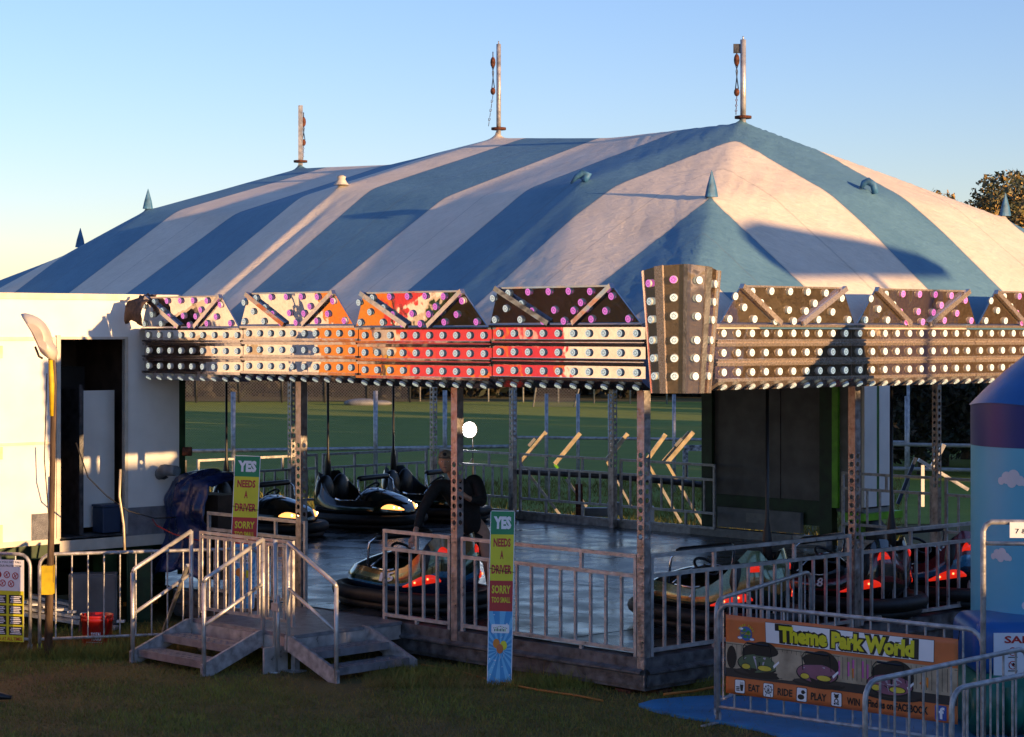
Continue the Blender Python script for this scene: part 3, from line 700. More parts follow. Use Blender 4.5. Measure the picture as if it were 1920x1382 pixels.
place(make_car('black dodgem car with its lights off, parked beyond the lit ones beside the attendant', bk0, heads=False), 12.4, 8.35, -R(30))
place(make_car('gold, olive and blue dodgem car numbered 15 under the attendant\'s hand', ['carnavy','carblue','cargreen','carolive','cargold','carblack'], '15', False, True), 4.27, .92, hd-.03)
place(make_car('green and gold dodgem car with red tail lights, just right of the corner post', ['carblack','cargreen','cargold','carolive','carolive','carblack'], '4', False, True), .95, 2.1, hd-.1)
place(make_car('maroon dodgem car with red tail lights, behind the reddish post', ['carblack','carred','carblack','carred','carblack'], '8', False, True), .85, 3.9, hd+.02)
place(make_car('maroon and blue dodgem car nearest the inflatable', ['carblack','carnavy','carblue','carred','carred'], '1', False, True), .75, 5.45, hd-.15)
# ------------------------------------------------------------------ entrance platform and steps
t = thing('entrance_platform', 'aluminium checker plate landing in front of the open gate', 'platform', W(3.25, -1.5), RZL)
# local x = -DL direction (to the right), local y = inward.  x from -1.75..0
mb = MB(); mb.box(-1.72,0,0,1.45,.345,.38); mb.build('deck_plate', M['checker'], t)
mb = MB(); mb.box(-1.72,0,-.012,.012,.20,.343); mb.box(-1.72,0,1.40,1.43,.20,.343); mb.box(-.012,.012,.014,1.39,.20,.343); mb.box(-1.732,-1.708,.014,1.39,.20,.343); mb.build('frame', M['alu'], t)
for x in (-1.65,-.08):
    for y in (.08,1.3):
        mb = MB(); mb.box(x-.03,x+.03,y-.03,y+.03,.015,.2); mb.box(x-.08,x+.08,y-.08,y+.08,0,.015); mb.build('leg', M['galv'], t)
def stairs(lab, loc, rz, w, rails):
    # climbs along local +y from y=0 (ground) to y=.72 ; width along x 0..w
    t = thing('steps', lab, 'steps', loc, rz)
    for x in (0, w):
        mb = MB(); v = [(-.03,.0),(.10,.0),(.78,.25),(.78,.385),(.68,.385),(-.03,.12)]
        mb.add([(x-.018,y,z) for y, z in v]+[(x+.018,y,z) for y, z in v], [tuple(range(6)), tuple(range(11,5,-1))]+[(i,i+6,(i+1)%6+6,(i+1)%6) for i in range(6)])
        mb.build('stringer', M['galv'], t)
    for k in range(2):
        z = .13+.125*k; y = .06+.31*k; mb = MB(); mb.box(.02,w-.02,y,y+.25,z-.02,z); mb.box(.02,w-.02,y-.012,y-.0005,z-.07,z+.004); mb.build('tread', M['checker'], t) if False else None
        for i in range(11): 
            for yy in (.05,.14): mb.lathe([(.021,0),(.018,.006),(.0,.007)], 8, 0, (.09+(w-.18)*i/10, y+yy, z+.0005))
            mb.disc((.09+(w-.18)*i/10, y-.0135, z-.033), .018, (0,-1,0), 10, 0)
        mb.build('tread', M['checker'], t)
    for x in rails:
        mb = MB(); mb.tube([(x,.0,.02),(x,.0,.93)], .022, 10); mb.tube([(x,0,.93),(x,.02,.965),(x,.74,1.31)], .022, 10); mb.tube([(x,.0,.50),(x,.74,.86)], .018, 10); mb.tube([(x,.74,.22),(x,.74,1.31)], .022, 10)
        mb.build('handrail', M['alu'], t)
    return t
stairs('aluminium steps going down to the right of the landing, two studded treads', W(2.50,-1.58), RZL+PI/2, 1.02, [0])
stairs('aluminium steps going down to the left of the landing, with a handrail on either side', W(4.92,-2.25), RZL, 1.22, [0, 1.22])
# gate across the landing
rail(W(5.02,-1.35,0), W(3.45,-1.35,0), 'gate panel across the landing behind the handrails, pinkish in the low sun', 'alu', (.45,.48,1.24,1.27), .13, False, 'gates', .03)
# newel post with clamp
mb = MB(); mb.tube([(0,0,0.0),(0,0,1.33)], .024, 12); mb.tube([(.045,.0,.15),(.045,0,.78)], .02, 10); mb.box(-.03,.075,-.03,.03,.62,.70); mb.lathe([(.06,0),(.06,.01),(.03,.012)], 12, 0, (0,0,0)); mb.box(-.012,.012,-.15,.15,.0,.26)
o = mb.build('newel_post', M['alu']); o.location = W(3.42,-1.6,0); o.rotation_euler = (0,0,RZL); tag(o, 'aluminium newel post where the two handrails meet', 'post')
# ------------------------------------------------------------------ height signs
def height_sign(lab, loc, rz, tiltx, w, h, rot=0):
    t = thing('height_sign', lab, 'sign', loc, rz, 'ride height signs'); t.rotation_euler = (tiltx, rot, rz)
    mb = MB()
    pts = []; r = .02
    for cx, cz, a0 in ((w/2-r,h-r,0),(-w/2+r,h-r,90),(-w/2+r,r,180),(w/2-r,r,270)):
        for k in range(5): q = R(a0+k*22.5); pts.append((cx+r*math.cos(q), cz+r*math.sin(q)))
    mb.prism(pts, 0, .006); mb.build('board', M['paper'], t)
    e = .007; mb = MB(); Y = -.001
    rect(mb, -w/2+e, w/2-e, h*.862, h-e, Y, 0); rect(mb, -w/2+e, w/2-e, h*.595, h*.862, Y, 1); rect(mb, -w/2+e, w/2-e, h*.42, h*.595, Y, 2); rect(mb, -w/2+e, w/2-e, e, h*.42, Y, 3)
    # rays
    cz = h*.20; n = 18
    for k in range(n):
        a = 2*PI*(k+.1)/n; b = a+PI/n*.95; q = []
        for tt in (a, (a+b)/2, b):
            dx, dz = math.cos(tt), math.sin(tt); s_ = min((w/2-e)/max(abs(dx),1e-5), ((h*.42-cz) if dz > 0 else cz-e)/max(abs(dz),1e-5)); q.append((dx*s_, Y*2.2, cz+dz*s_))
        mb.add([(0,Y*2.2,cz)]+q, [(0,1,2,3)], 4)
    for k in range(26):
        x = random.uniform(-w*.42,w*.42); z = random.uniform(.03,h*.41)
        if abs(z-cz) < .09: continue
        r1 = random.uniform(.004,.011); mb.add([(x+(r1 if i%2==0 else r1*.4)*math.cos(i*PI/5), Y*3, z+(r1 if i%2==0 else r1*.4)*math.sin(i*PI/5)) for i in range(10)], [tuple(range(10))], 5)
    rrect(mb, -w*.36, w*.36, h*.295, h*.345, Y*4, 5, .012)
    for k in range(9): blob(mb, -w*.26+k*w*.065, h*.333-.004*abs(k-4), .006,.004, Y*5, [6,7][k%2], 6)
    for k in range(8): rect(mb, -w*.24+k*w*.06, -w*.24+k*w*.06+.008, h*.305, h*.318+.004*(k%3), Y*5, [6,7][k%2])
    for x, z, mi in ((-.035,.235,8),(.035,.225,1),(-.0,.205,9)):
        blob(mb, x*w/.24, z*h, .034,.046, Y*(5+mi*.1), mi, 18)
        mb.tube([(x*w/.24,Y*5,z*h-.046),(x*w/.24+.008,Y*5,z*h-.08),(x*w/.24-.004,Y*5,z*h-.12)], .0012, 4, 5)
    mb.build('print', [M['signgreen'],M['yellow'],M['signred'],M['skyprint'],M['rayprint'],M['paper'],M['ink'],M['lime'],M['orng'],M['orange']], t)
    mb = MB(); text(mb, 'YES', 0, h*.93, w*.72, h*.075, Y*2, .06); mb.build('lettering', M['paper'], t)
    mb = MB(); text(mb, 'NEEDS', 0, h*.815, w*.70, h*.05, Y*2, .042); text(mb, 'A', 0, h*.745, w*.14, h*.05, Y*2, .042); text(mb, 'DRIVER', 0, h*.66, w*.82, h*.052, Y*2, .04); mb.build('lettering', M['signred'], t)
    mb = MB(); text(mb, 'SORRY', 0, h*.545, w*.76, h*.048, Y*2, .03); text(mb, 'TOO SMALL', 0, h*.485, w*.76, h*.033, Y*2, .025); mb.build('lettering', M['yellow'], t)
    mb = MB(); mb.tube([(-w/2-.004,-.006,h*.667),(0,-.010,h*.652),(w/2+.006,-.006,h*.645)], .003, 6); mb.build('cable_tie', M['ink'], t)
    return t
p = at(936, 1285, 20.12); height_sign('YES NEEDS A DRIVER height sign standing on the grass before the left face rails', (p.x,p.y,.0), -R(12), -R(7), .245, 1.68, R(-.3))
p = at(452, 1145, 22.75); height_sign('YES NEEDS A DRIVER height sign up on the landing behind the handrails', (p.x,p.y,DK+.01), -R(6), -R(4), .29, 1.67, R(1.6))
# ------------------------------------------------------------------ steel barriers
def barrier(p, q, lab, h=1.05, h0=.09, sp=.165, lean=0, r=.019, feet=True, m_='galv', sq=False):
    p = Vector((p[0],p[1],0)); q = Vector((q[0],q[1],0)); d = q-p; L_ = d.length; rz = math.atan2(d.y, d.x)
    t = thing('crowd_barrier', lab, 'barrier', p, rz, 'crowd barriers')
    c = .13; mb = MB(); pts = [(0,0,0),(0,0,h-c)]
    for k in range(1,5): a = R(k*22.5); pts.append((c-c*math.cos(a),0,h-c+c*math.sin(a)))
    pts += [(L_-pp[0], 0, pp[2]) for pp in reversed(pts)]
    mb.tube(pts, r, 10); mb.tube([(0,0,h0+.06),(L_,0,h0+.06)], r*.85, 8)
    mb.build('frame', M[m_], t); n = int(L_/sp)
    for k in range(1, n):
        x = L_*k/n; z1 = h
        if x < c: z1 = h-c+math.sqrt(max(0, c*c-(c-x)**2))
        if L_-x < c: z1 = h-c+math.sqrt(max(0, c*c-(c-L_+x)**2))
        mb = MB().tube([(x,0,h0+.06),(x,0,z1)], .0095, 6, caps=False); mb.build('bar', M[m_], t)
    for x in (.0, L_):
        mb = MB().bar((x,-.24,.012),(x,.24,.012), .045,.012); mb.bar((x,0,.01),(x,0,.1), .05,.02); mb.build('foot', M['yellow' if lean else m_], t)
    return t
b1 = barrier((-5.02,22.1), (-2.75,22.75), 'steel crowd barrier standing in front of the red bucket', lean=1)
b0 = barrier((-7.3,22.7), (-5.12,22.1), 'steel crowd barrier at the far left with a rules poster tied to it')
bb = barrier(gp(1347,1357).xy, (3.72,16.45), 'steel crowd barrier carrying the orange theme park banner')
barrier((1.80,18.35), (2.95,20.55), 'steel crowd barrier running back beside the right rails, behind the banner')
barrier((2.38,14.02), (3.86,15.55), 'steel crowd barrier standing in front of the banner at the lower right')
barrier((2.90,13.72), (4.2,14.95), 'nearest steel crowd barrier at the lower right corner')
# gate frame with paper notice
t = thing('entry_gate', 'taller steel entry frame with a white paper notice, in front of the inflatable', 'gate', (3.50,15.45,0), R(-4))
mb = MB(); mb.tube([(0,0,0),(0,0,1.93),(.02,0,1.975),(.06,0,2.0),(1.3,0,2.0),(1.3,0,0)], .021, 10); mb.tube([(0,0,1.84),(1.3,0,1.84)], .016, 8); mb.build('frame', M['galv'], t)
mb = MB(); mb.box(.19,.52,-.028,-.026,1.885,2.0); f_ = mb.build('notice', M['paper'], t)
mb = MB(); text(mb, '7 & Under', .36, 1.935, .26, .035, -.030, .01); mb.build('lettering', M['ink'], f_)
# poster on the left barrier
L0 = (Vector((-5.12,22.1))-Vector((-7.3,22.7))).length
mb = MB(); X1 = L0-.06; X0 = L0-.62
Y = -.026
t = thing('rules_poster', 'white, yellow and black rules poster tied to the far left barrier', 'poster', (-7.3,22.7,0), math.atan2(-.6,2.18))
mb.box(X0,X1,Y,Y+.003,.12,.99); mb.build('sheet', M['paper'], t)
mb = MB(); Y -= .001
rect(mb, X0, X1, .12, .66, Y, 0)
for r_ in range(4):
    for c_ in range(3):
        x = X1-.175-c_*.19; z = .525-r_*.112; rect(mb, x, x+.16, z, z+.092, Y-.001, 1)
        for k in range(4): rect(mb, x+.015+.01*(k%2), x+.145-.01*((k+r_)%3), z+.012+k*.019, z+.022+k*.019, Y-.002, 2)
text(mb, 'NO', X1-.29, .475, .09, .03, Y-.003, .03, 2)
for k, (dx, dz) in enumerate(((.30,.83),(.20,.83),(.10,.82),(.25,.74),(.15,.735))):
    blob(mb, X1-dx, dz, .038,.038, Y-.001, 3, 14); blob(mb, X1-dx, dz, .028,.028, Y-.0015, 2 if k else 3, 14); mb.bar((X1-dx-.026,Y-.002,dz-.022),(X1-dx+.026,Y-.002,dz+.022), .003,.007, 3); mb.bar((X1-dx-.012,Y-.002,dz+.02),(X1-dx+.008,Y-.002,dz-.02), .003,.009, 3)
mb.build('print', [M['yellow'],M['ink'],M['paper'],M['signred']], t)
mb = MB(); text(mb, 'FOR YOUR PROTECTION', X1-.20, .925, .34, .022, Y-.001, .01, 0); text(mb, 'THINK YOU GET TALL', X1-.20, .965, .34, .018, Y-.001, .01, 0); mb.build('lettering', M['ink'], t)
mb = MB(); text(mb, 'OPERATION AT ALL TIMES', X1-.25, .150, .46, .036, Y-.002, .02, 0); mb.build('lettering', M['signred'], t)
# ------------------------------------------------------------------ theme park banner
bp_ = gp(1347,1357); bq = Vector((3.72,16.45,0)); bd = bq-bp_; brz = math.atan2(bd.y, bd.x); BLn = bd.length
t = thing('banner', 'orange Theme Park World banner with three dodgem cars printed on it', 'banner', (bp_.x,bp_.y,0), brz)
x0, x1, z0, z1 = .10, BLn-.20, .285, .965; Y = -.030; bw = x1-x0; bh = z1-z0
def BY(x, z, d=0):   # gentle sag of the vinyl
    u = (x-x0)/bw; v = (z-z0)/bh
    return Y+.012*math.sin(u*PI*2.0)*math.sin(v*PI)-.006*math.sin(u*11)*(v**2)-d
mb = MB(); n, m2 = 48, 14
mb.add([(x0+bw*i/n, BY(x0+bw*i/n, z0+bh*j/m2), z0+bh*j/m2) for i in range(n+1) for j in range(m2+1)], [(i*(m2+1)+j,(i+1)*(m2+1)+j,(i+1)*(m2+1)+j+1,i*(m2+1)+j+1) for i in range(n) for j in range(m2)], 0, True)
o = mb.build('vinyl_sheet', M['orange'], t); s_ = o.modifiers.new('Solidify','SOLIDIFY'); s_.thickness = .002; s_.offset = 0
class BM_(MB):
    def add(s, vs, fs, mi=None, smooth=None):     # drape onto the sheet
        o = len(s.v)
        for p in vs: s.v.append((p[0], BY(p[0], p[2], .003-p[1]*1.0), p[2]))
        for f in fs: s.f.append([i+o for i in f]); s.m.append(s.mi if mi is None else mi); s.sm.append(False)
        return s
def grect(mb, a, b, c, d, y, mi, n=10):
    for i in range(n): rect(mb, a+(b-a)*i/n, a+(b-a)*(i+1)/n, c, d, y, mi)
def X(u): return x0+bw*u
def Zz(v): return z0+bh*v
mb = BM_(); 
px0, px1, pz0, pz1 = X(.185), X(.905), Zz(.70), Zz(.955)
grect(mb, px0-.004, px1+.004, pz0-.004, pz1+.004, -.0005, 1, 16); grect(mb, px0, px1, pz0, pz1, -.001, 0, 16)
# photo strip
zs0, zs1 = Zz(.215), Zz(.655)
grect(mb, x0+.002, x1-.002, zs0, zs1, -.0005, 2, 24)
for k in range(46):
    x = X(.03+.95*k/46)
    if .2 < k/46 < .8 and k % 3: rect(mb, x, x+.022, zs0+.13, zs1-.03-.02*(k%2), -.0007, 3)
    if k % 5 == 1: rect(mb, x, x+.018, zs0+.12, zs0+.20, -.0008, 4)
    rect(mb, x, x+.004, zs0+.10, zs1-.012, -.0012, 1)
rect(mb, x0+.002, x1-.002, zs1-.016, zs1-.012, -.0012, 1); grect(mb, x0+.002, x1-.002, zs0, zs0+.075, -.0012, 5, 24)
def pcar(cx, cz, s, hc):
    blob(mb, cx, cz-.075*s, .25*s,.040*s, -.0016, 1, 24); blob(mb, cx, cz-.066*s, .24*s,.026*s, -.0018, 5, 24)
    blob(mb, cx+.04*s, cz+.075*s, .15*s,.115*s, -.002, 1, 24); blob(mb, cx-.07*s, cz+.075*s, .10*s,.08*s, -.002, 1, 20)
    mb.tube([(cx-.15*s,-.0026,cz+.02*s),(cx-.16*s,-.0026,cz+.13*s),(cx-.13*s,-.0026,cz+.165*s),(cx+.10*s,-.0026,cz+.155*s),(cx+.12*s,-.0026,cz+.03*s)], .004*s, 5, 1)
    mb.tube([(cx-.12*s,-.0026,cz+.165*s),(cx+.09*s,-.0026,cz+.16*s)], .009*s, 5, 1)
    blob(mb, cx-.015*s, cz-.0*s, .20*s,.085*s, -.0028, 1, 24); blob(mb, cx-.015*s, cz+.004*s, .19*s,.074*s, -.003, hc, 24); blob(mb, cx-.03*s, cz+.03*s, .12*s,.03*s, -.0032, 6, 20); blob(mb, cx-.03*s, cz+.022*s, .12*s,.028*s, -.0033, hc, 20)
    for q in (-1, 0, 1):
        mb.add([(cx+q*.05*s-.012*s,-.0034,cz+.06*s),(cx+q*.05*s+.012*s,-.0034,cz+.06*s),(cx+q*.02*s,-.0034,cz-.055*s)], [(0,1,2)], 6 if q else 1)
    for sx, rx in ((-.13,.04),(.05,.066)):
        blob(mb, cx+sx*s, cz-.028*s, rx*s*1.12,.026*s, -.0038, 1, 16); blob(mb, cx+sx*s, cz-.028*s, rx*s,.021*s, -.0041, 7, 16)
    mb.add([(cx+.14*s,-.0034,cz-.02*s),(cx+.19*s,-.0034,cz+.03*s),(cx+.185*s,-.0034,cz+.045*s),(cx+.13*s,-.0034,cz-.0*s)], [(0,1,2,3)], 0)
pcar(X(.155), zs0+.135, 1.05, 8); pcar(X(.42), zs0+.115, 1.05, 9); pcar(X(.735), zs0+.10, 1.1, 9); 
blob(mb, X(.028), zs0+.17, .05,.10, -.0016, 1, 18)
# icon tiles
mb.build('print', PM := [M['paper'],M['ink'],M['tanp'],M['pinkp'],M['orng'],mat('dark_print', (.03,.028,.03), .45),mat('pale_sheen_print', (.50,.44,.54), .4),mat('gold_eye_print', (.75,.58,.06), .4),mat('green_hood_print', (.09,.14,.08), .4),mat('plum_hood_print', (.26,.10,.16), .4),M['bluep'],mat('globe_blue_print', (.05,.14,.42), .45),mat('globe_green_print', (.06,.28,.05), .45)], t)
class IM(BM_):
    def add(s, vs, fs, mi=None, smooth=None):
        BM_.add(s, [(s.cx+(p[0]-s.cx)*1.62, p[1], s.cz+(p[2]-s.cz)*1.42) for p in vs], fs, mi, smooth)
mb = IM()
def tile(u):
    global mb
    if mb.v: mb.build('icon', PM, t)
    mb = IM()
    mb.cx, mb.cz = X(u), Zz(.105); rrect(mb, mb.cx-.033, mb.cx+.033, mb.cz-.042, mb.cz+.042, -.0008, 1, .008); rrect(mb, mb.cx-.030, mb.cx+.030, mb.cz-.039, mb.cz+.039, -.0012, 0, .008)
tile(.066); cx = X(.066); cz = Zz(.105)
mb.add([(cx+.0,-.002,cz+.012),(cx+.024,-.002,cz+.012),(cx+.019,-.002,cz-.026),(cx+.005,-.002,cz-.026)], [(0,1,2,3)], 1)
for k in range(4): rect(mb, cx+.002+k*.006, cx+.004+k*.006, cz+.012, cz+.03-.003*(k%2), -.002, 1)
for k in range(3): blob(mb, cx-.012, cz-.024+k*.010, .014,.0035, -.002, 1, 10)
tile(.196); cx = X(.196); cz = Zz(.105)+.005
mb.tube([(cx+.022*math.cos(k*PI/8),-.002,cz+.022*math.sin(k*PI/8)) for k in range(16)], .0015, 4, 1, closed=True)
for k in range(8): mb.bar((cx,-.002,cz),(cx+.022*math.cos(k*PI/4),-.002,cz+.022*math.sin(k*PI/4)), .0014, .0014, 1); blob(mb, cx+.024*math.cos(k*PI/4), cz+.024*math.sin(k*PI/4), .004,.004,-.0025,1,6)
mb.bar((cx,-.002,cz),(cx-.018,-.002,cz-.042), .0025,.0025,1); mb.bar((cx,-.002,cz),(cx+.018,-.002,cz-.042), .0025,.0025,1)
tile(.346); cx = X(.346); cz = Zz(.105); blob(mb, cx-.004, cz-.014, .021,.016,-.002,1); blob(mb, cx+.008, cz+.016, .012,.012,-.002,1); mb.add([(cx+.017,-.002,cz+.02),(cx+.028,-.002,cz+.014),(cx+.017,-.002,cz+.011)], [(0,1,2)], 1)
tile(.499); cx = X(.499); cz = Zz(.105); blob(mb, cx, cz+.018, .013,.012,-.002,1); blob(mb, cx, cz-.012, .014,.018,-.002,1); blob(mb, cx-.011, cz+.029, .005,.005,-.002,1); blob(mb, cx+.011, cz+.029, .005,.005,-.002,1); blob(mb, cx-.010, cz-.026, .008,.008,-.003,0); blob(mb, cx+.010, cz-.026, .008,.008,-.003,0); blob(mb, cx-.010, cz-.026, .006,.006,-.0035,1); blob(mb, cx+.010, cz-.026, .006,.006,-.0035,1); blob(mb, cx, cz-.01, .007,.009,-.003,0)
# f tile
mb.build('icon', PM, t); mb = IM(); mb.cx, mb.cz = X(.933), Zz(.11); cx = X(.933); cz = Zz(.11); rrect(mb, cx-.032, cx+.032, cz-.042, cz+.042, -.001, 10, .006)
mb.build('icon', PM, t)
mb = BM_()
# round logo
cx, cz = X(.095), Zz(.80); blob(mb, cx, cz-.012, .062,.062,-.001,11,24)
for dx, dz, rx, rz_ in ((-.02,.02,.02,.014),(.025,.0,.018,.02),(-.01,-.04,.022,.012),(.03,-.04,.012,.01)): blob(mb, cx+dx, cz+dz, rx, rz_, -.0015, 12, 9)
for dx, dz in ((-.062,-.05),(.06,-.055),(-.05,.03)):
    blob(mb, cx+dx, cz+dz, .028,.014,-.002,11,12); blob(mb, cx+dx, cz+dz-.002, .023,.010,-.0025,0,12)
mb.build('logo', PM, t)
mb = BM_(); cxh = (px0+px1)/2-.02; czh = (pz0+pz1)/2; text(mb, 'Theme Park World', cxh, czh, (px1-px0)*.86, (pz1-pz0)*.98, -.0015, .13, 0)
for u, s_ in ((.13,'EAT'),(.27,'RIDE'),(.42,'PLAY'),(.565,'WIN')): pass
mb.build('title_outline', M['ink'], t)
mb = BM_(); text(mb, 'Theme Park World', cxh, czh, (px1-px0)*.81, (pz1-pz0)*.80, -.0030, .06, 0)
mb.build('title', M['yellow'], t)
mb = BM_()
for u, s_, w_ in ((.131,'EAT',.115),(.271,'RIDE',.15),(.421,'PLAY',.155),(.572,'WIN',.125)): mb = BM_(); text(mb, s_, X(u), Zz(.105), w_, .062, -.0015, .03, 0); mb.build('lettering', M['ink'], t)
mb = BM_(); text(mb, 'Find us on FACEBOOK', X(.758), Zz(.115), .56, .066, -.0015, .04, 0)
mb.build('lettering', M['ink'], t); mb = BM_(); text(mb, 'WORLD', X(.095), Zz(.785), .115, .030, -.0040, .03, 0)
mb.build('lettering', M['ink'], t)
mb = BM_(); text(mb, 'WORLD', X(.095), Zz(.785), .110, .024, -.0046, .0, 0)
for i, ch in enumerate('Theme Park'):
    if ch == ' ': continue
    aa = R(160-i*15.5); vs_, fs_ = textmesh(ch, .0115, .020, .02); c_, s__ = math.cos(aa-PI/2), math.sin(aa-PI/2)
    mb.add([(X(.095)+math.cos(aa)*.078+x*c_-z*s__, -.003, Zz(.80)-.010+math.sin(aa)*.072+x*s__+z*c_) for x, _, z in vs_], fs_, 0)
mb.build('logo_lettering', M['yellow'], t)
mb = BM_(); text(mb, 'f', X(.937), Zz(.108), .05, .095, -.002, .04, 0); mb.build('lettering', M['paper'], t)
for x in (x0, x1):
    mb = MB(); mb.tube([(x,-.02,z1-.01),(x+(.0),0.0,z1+.07)], .004, 6); mb.build('cable_tie', M['ink'], t)
# ------------------------------------------------------------------ white trailer at left
tw_ = W(7.62, 0, 0); TX = 12.0     # local x = DR direction ; local y = DL direction (into the trailer)
t = thing('trailer', 'white ride trailer with an open doorway, sunlit at the left of the ride', 'trailer', (tw_.x,tw_.y,0), RZR)
t.rotation_euler = (0,0,RZR)
zb_, zt_ = 1.04, 3.86; dx0, dx1 = -1.42, -.56; dz1 = 3.33; xr = .20; D_ = 2.4
mb = MB()
mb.box(-TX,dx0,0,.05,zb_,zt_-.07); mb.box(dx1,xr,0,.05,zb_+.30,zt_-.07); mb.box(dx0,dx1,0,.05,dz1,zt_-.07)
mb.box(-TX,xr,D_,D_+.05,zb_,zt_-.07); mb.box(xr-.05,xr,.05,.4,zb_,zt_-.07); mb.box(-TX,-TX+.05,.05,D_,zb_,zt_-.07)
o = mb.build('wall', M['white'], t)
mb = MB(); mb.box(-TX,xr+.01,-.02,D_+.06,zt_-.07,zt_); mb.build('roof_edge', M['cream'], t)
mb = MB(); mb.box(dx1,xr,-.004,.046,zb_-.03,zb_+.298); mb.build('kick_plate', M['checker'], t); mb = MB(); mb.box(-1.78,dx0-.105,-.006,-.0005,zb_+.0,zb_+.30); mb.build('kick_plate', M['checker'], t)
mb = MB(); mb.box(-TX,dx0,-.012,0,zb_-.06,zb_-.001); mb.box(dx0,xr,-.012,.0,zb_-.16,zb_-.031)
mb.box(dx0-.05,dx0,-.03,.05,zb_,dz1+.05); mb.box(dx1,dx1+.04,-.02,.05,zb_,dz1+.03); mb.box(dx0,dx1,-.02,.05,dz1,dz1+.03)
mb.box(-3.3,dx0-.06,-.02,-.0005,dz1-.01,dz1+.03); mb.box(-3.3,dx0-.06,-.02,-.0005,2.13,2.16); mb.box(dx0-.10,dx0-.055,-.025,-.0005,zb_,dz1+.02)
mb.build('frame_trim', M['cream'], t)
for z in (3.22, 2.08, 1.2):
    mb = MB(); mb.box(-2.28,-2.15,-.022,-.001,z-(.22 if z < 1.5 else .10),z+.04); 
    mb.build('hinge_plate', M['hay'], t)
mb = MB(); mb.box(dx0-.4,dx1+.3,.055,D_,zb_-.02,zb_); mb.build('floor_inside', M['darksteel'], t)
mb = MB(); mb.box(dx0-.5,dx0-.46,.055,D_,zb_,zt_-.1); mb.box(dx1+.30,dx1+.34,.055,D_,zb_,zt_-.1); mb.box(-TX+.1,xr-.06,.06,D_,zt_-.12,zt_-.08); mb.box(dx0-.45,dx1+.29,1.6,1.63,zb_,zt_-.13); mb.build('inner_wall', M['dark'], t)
mb = MB(); mb.box(dx0+.36,dx0+.385,.12,.70,zb_+.01,3.0-.25); mb.box(dx0+.32,dx0+.36,.10,.14,zb_+.01,2.8); mb.build('inner_frame', M['darksteel'], t)
mb = MB(); mb.box(dx0+.40,dx1+.12,.42,.45,zb_+.06,2.72); mb.build('inner_door', M['white'], t)
mb = MB(); mb.box(dx0,dx1,.9,1.3,2.55,3.0); mb.ball((dx0+.35,.85,2.8),.12,.1,.12); mb.ball((dx0+.05,.85,2.3),.18,.1,.5); mb.build('shelf', M['black'], t)
mb = MB(); mb.box(-TX,xr,.15,.35,.80,.99); mb.box(-TX,xr,1.9,2.1,.80,.99); mb.box(xr-.08,xr+.1,.02,.25,.6,3.0); mb.box(-.8,-.6,.1,.3,.1,.8); mb.build('chassis', M['dgreen'], t)
mb = MB(); mb.tube([(xr+.02,-.05,1.98),(xr+.10,-.12,1.98)], [.055,.055], 14, caps=False); mb.tube([(xr+.02,-.05,1.98),(xr+.10,-.12,1.98)], [.04,.04], 14); mb.build('pipe_stub', M['rust'], t)
mb = MB(); mb.box(xr+.0,xr+.05,.0,.04,.5,3.3); mb.build('corner_post', M['dgreen'], t)
mb = MB(); mb.box(-TX,xr,D_-.02,D_,.05,zb_-.05); mb.box(xr-.03,xr,.3,D_-.03,.05,zb_-.2); mb.build('shade_sheet', M['dgreen'], t)  # dark sheets added in place of the shade under the trailer
for x in (-8.5,-7.6):
    mb = MB(); mb.tube([(x,.25,.45),(x,.5,.45)], .45, 24); mb.build('wheel', M['rubber'], t)
# painted flame panels on the far part of the trailer side (outside the frame, seen mirrored in the boards)
def flame_mat():
    m = bpy.data.materials.new('painted_flames'); m.use_nodes = True; nt = m.node_tree; N = nt.nodes; L = nt.links; b = N['Principled BSDF']; b.inputs['Roughness'].default_value = .5
    tc = N.new('ShaderNodeTexCoord'); n = N.new('ShaderNodeTexNoise'); n.inputs['Scale'].default_value = .55; n.inputs['Detail'].default_value = 1.5; n.inputs['Distortion'].default_value = .5; L.new(tc.outputs['Object'], n.inputs[0])
    sx = N.new('ShaderNodeSeparateXYZ'); L.new(tc.outputs['Object'], sx.inputs[0]); ml = N.new('ShaderNodeMath'); ml.operation = 'MULTIPLY_ADD'; ml.inputs[1].default_value = -.12; ml.inputs[2].default_value = -.47; L.new(sx.outputs[0], ml.inputs[0])
    a = N.new('ShaderNodeMath'); a.operation = 'ADD'; L.new(ml.outputs[0], a.inputs[0]); L.new(n.outputs[0], a.inputs[1])
    r = N.new('ShaderNodeValToRGB'); e = r.color_ramp.elements; e[0].position = .40; e[0].color = (.55,.22,.03,1); e[1].position = 1; e[1].color = (.7,.7,.68,1)
    for p, c in ((.52,(.60,.17,.02,1)),(.56,(.50,.04,.055,1)),(.80,(.50,.04,.055,1)),(.83,(.55,.22,.02,1)),(.87,(.48,.03,.06,1)),(.97,(.48,.03,.06,1))): q = e.new(p); q.color = c
    L.new(a.outputs[0], r.inputs[0]); L.new(r.outputs[0], b.inputs['Base Color']); return m
mb = MB(); mb.box(-8.2,-3.35,-.018,-.001,1.2,3.75); mb.build('painted_panel', flame_mat(), t)
# dish lamp shade on a pole
pb = gp(92,1236); t = thing('reflector_lamp', 'beige half dish lamp shade on a pole in front of the white trailer', 'lamp', (pb.x,pb.y,0), 0)
sc = F/pb.y
def L2(px, py): return ((px-92)/sc, HC-(py-HZ)/sc)
mb = MB(); out = [L2(*q) for q in ((40,588),(48,587),(60,590),(72,596),(82,605),(90,618),(95,633),(95,645),(103,652),(107,662),(104,676),(96,676),(80,664),(74,650),(60,620))]
n = len(out); d = .17
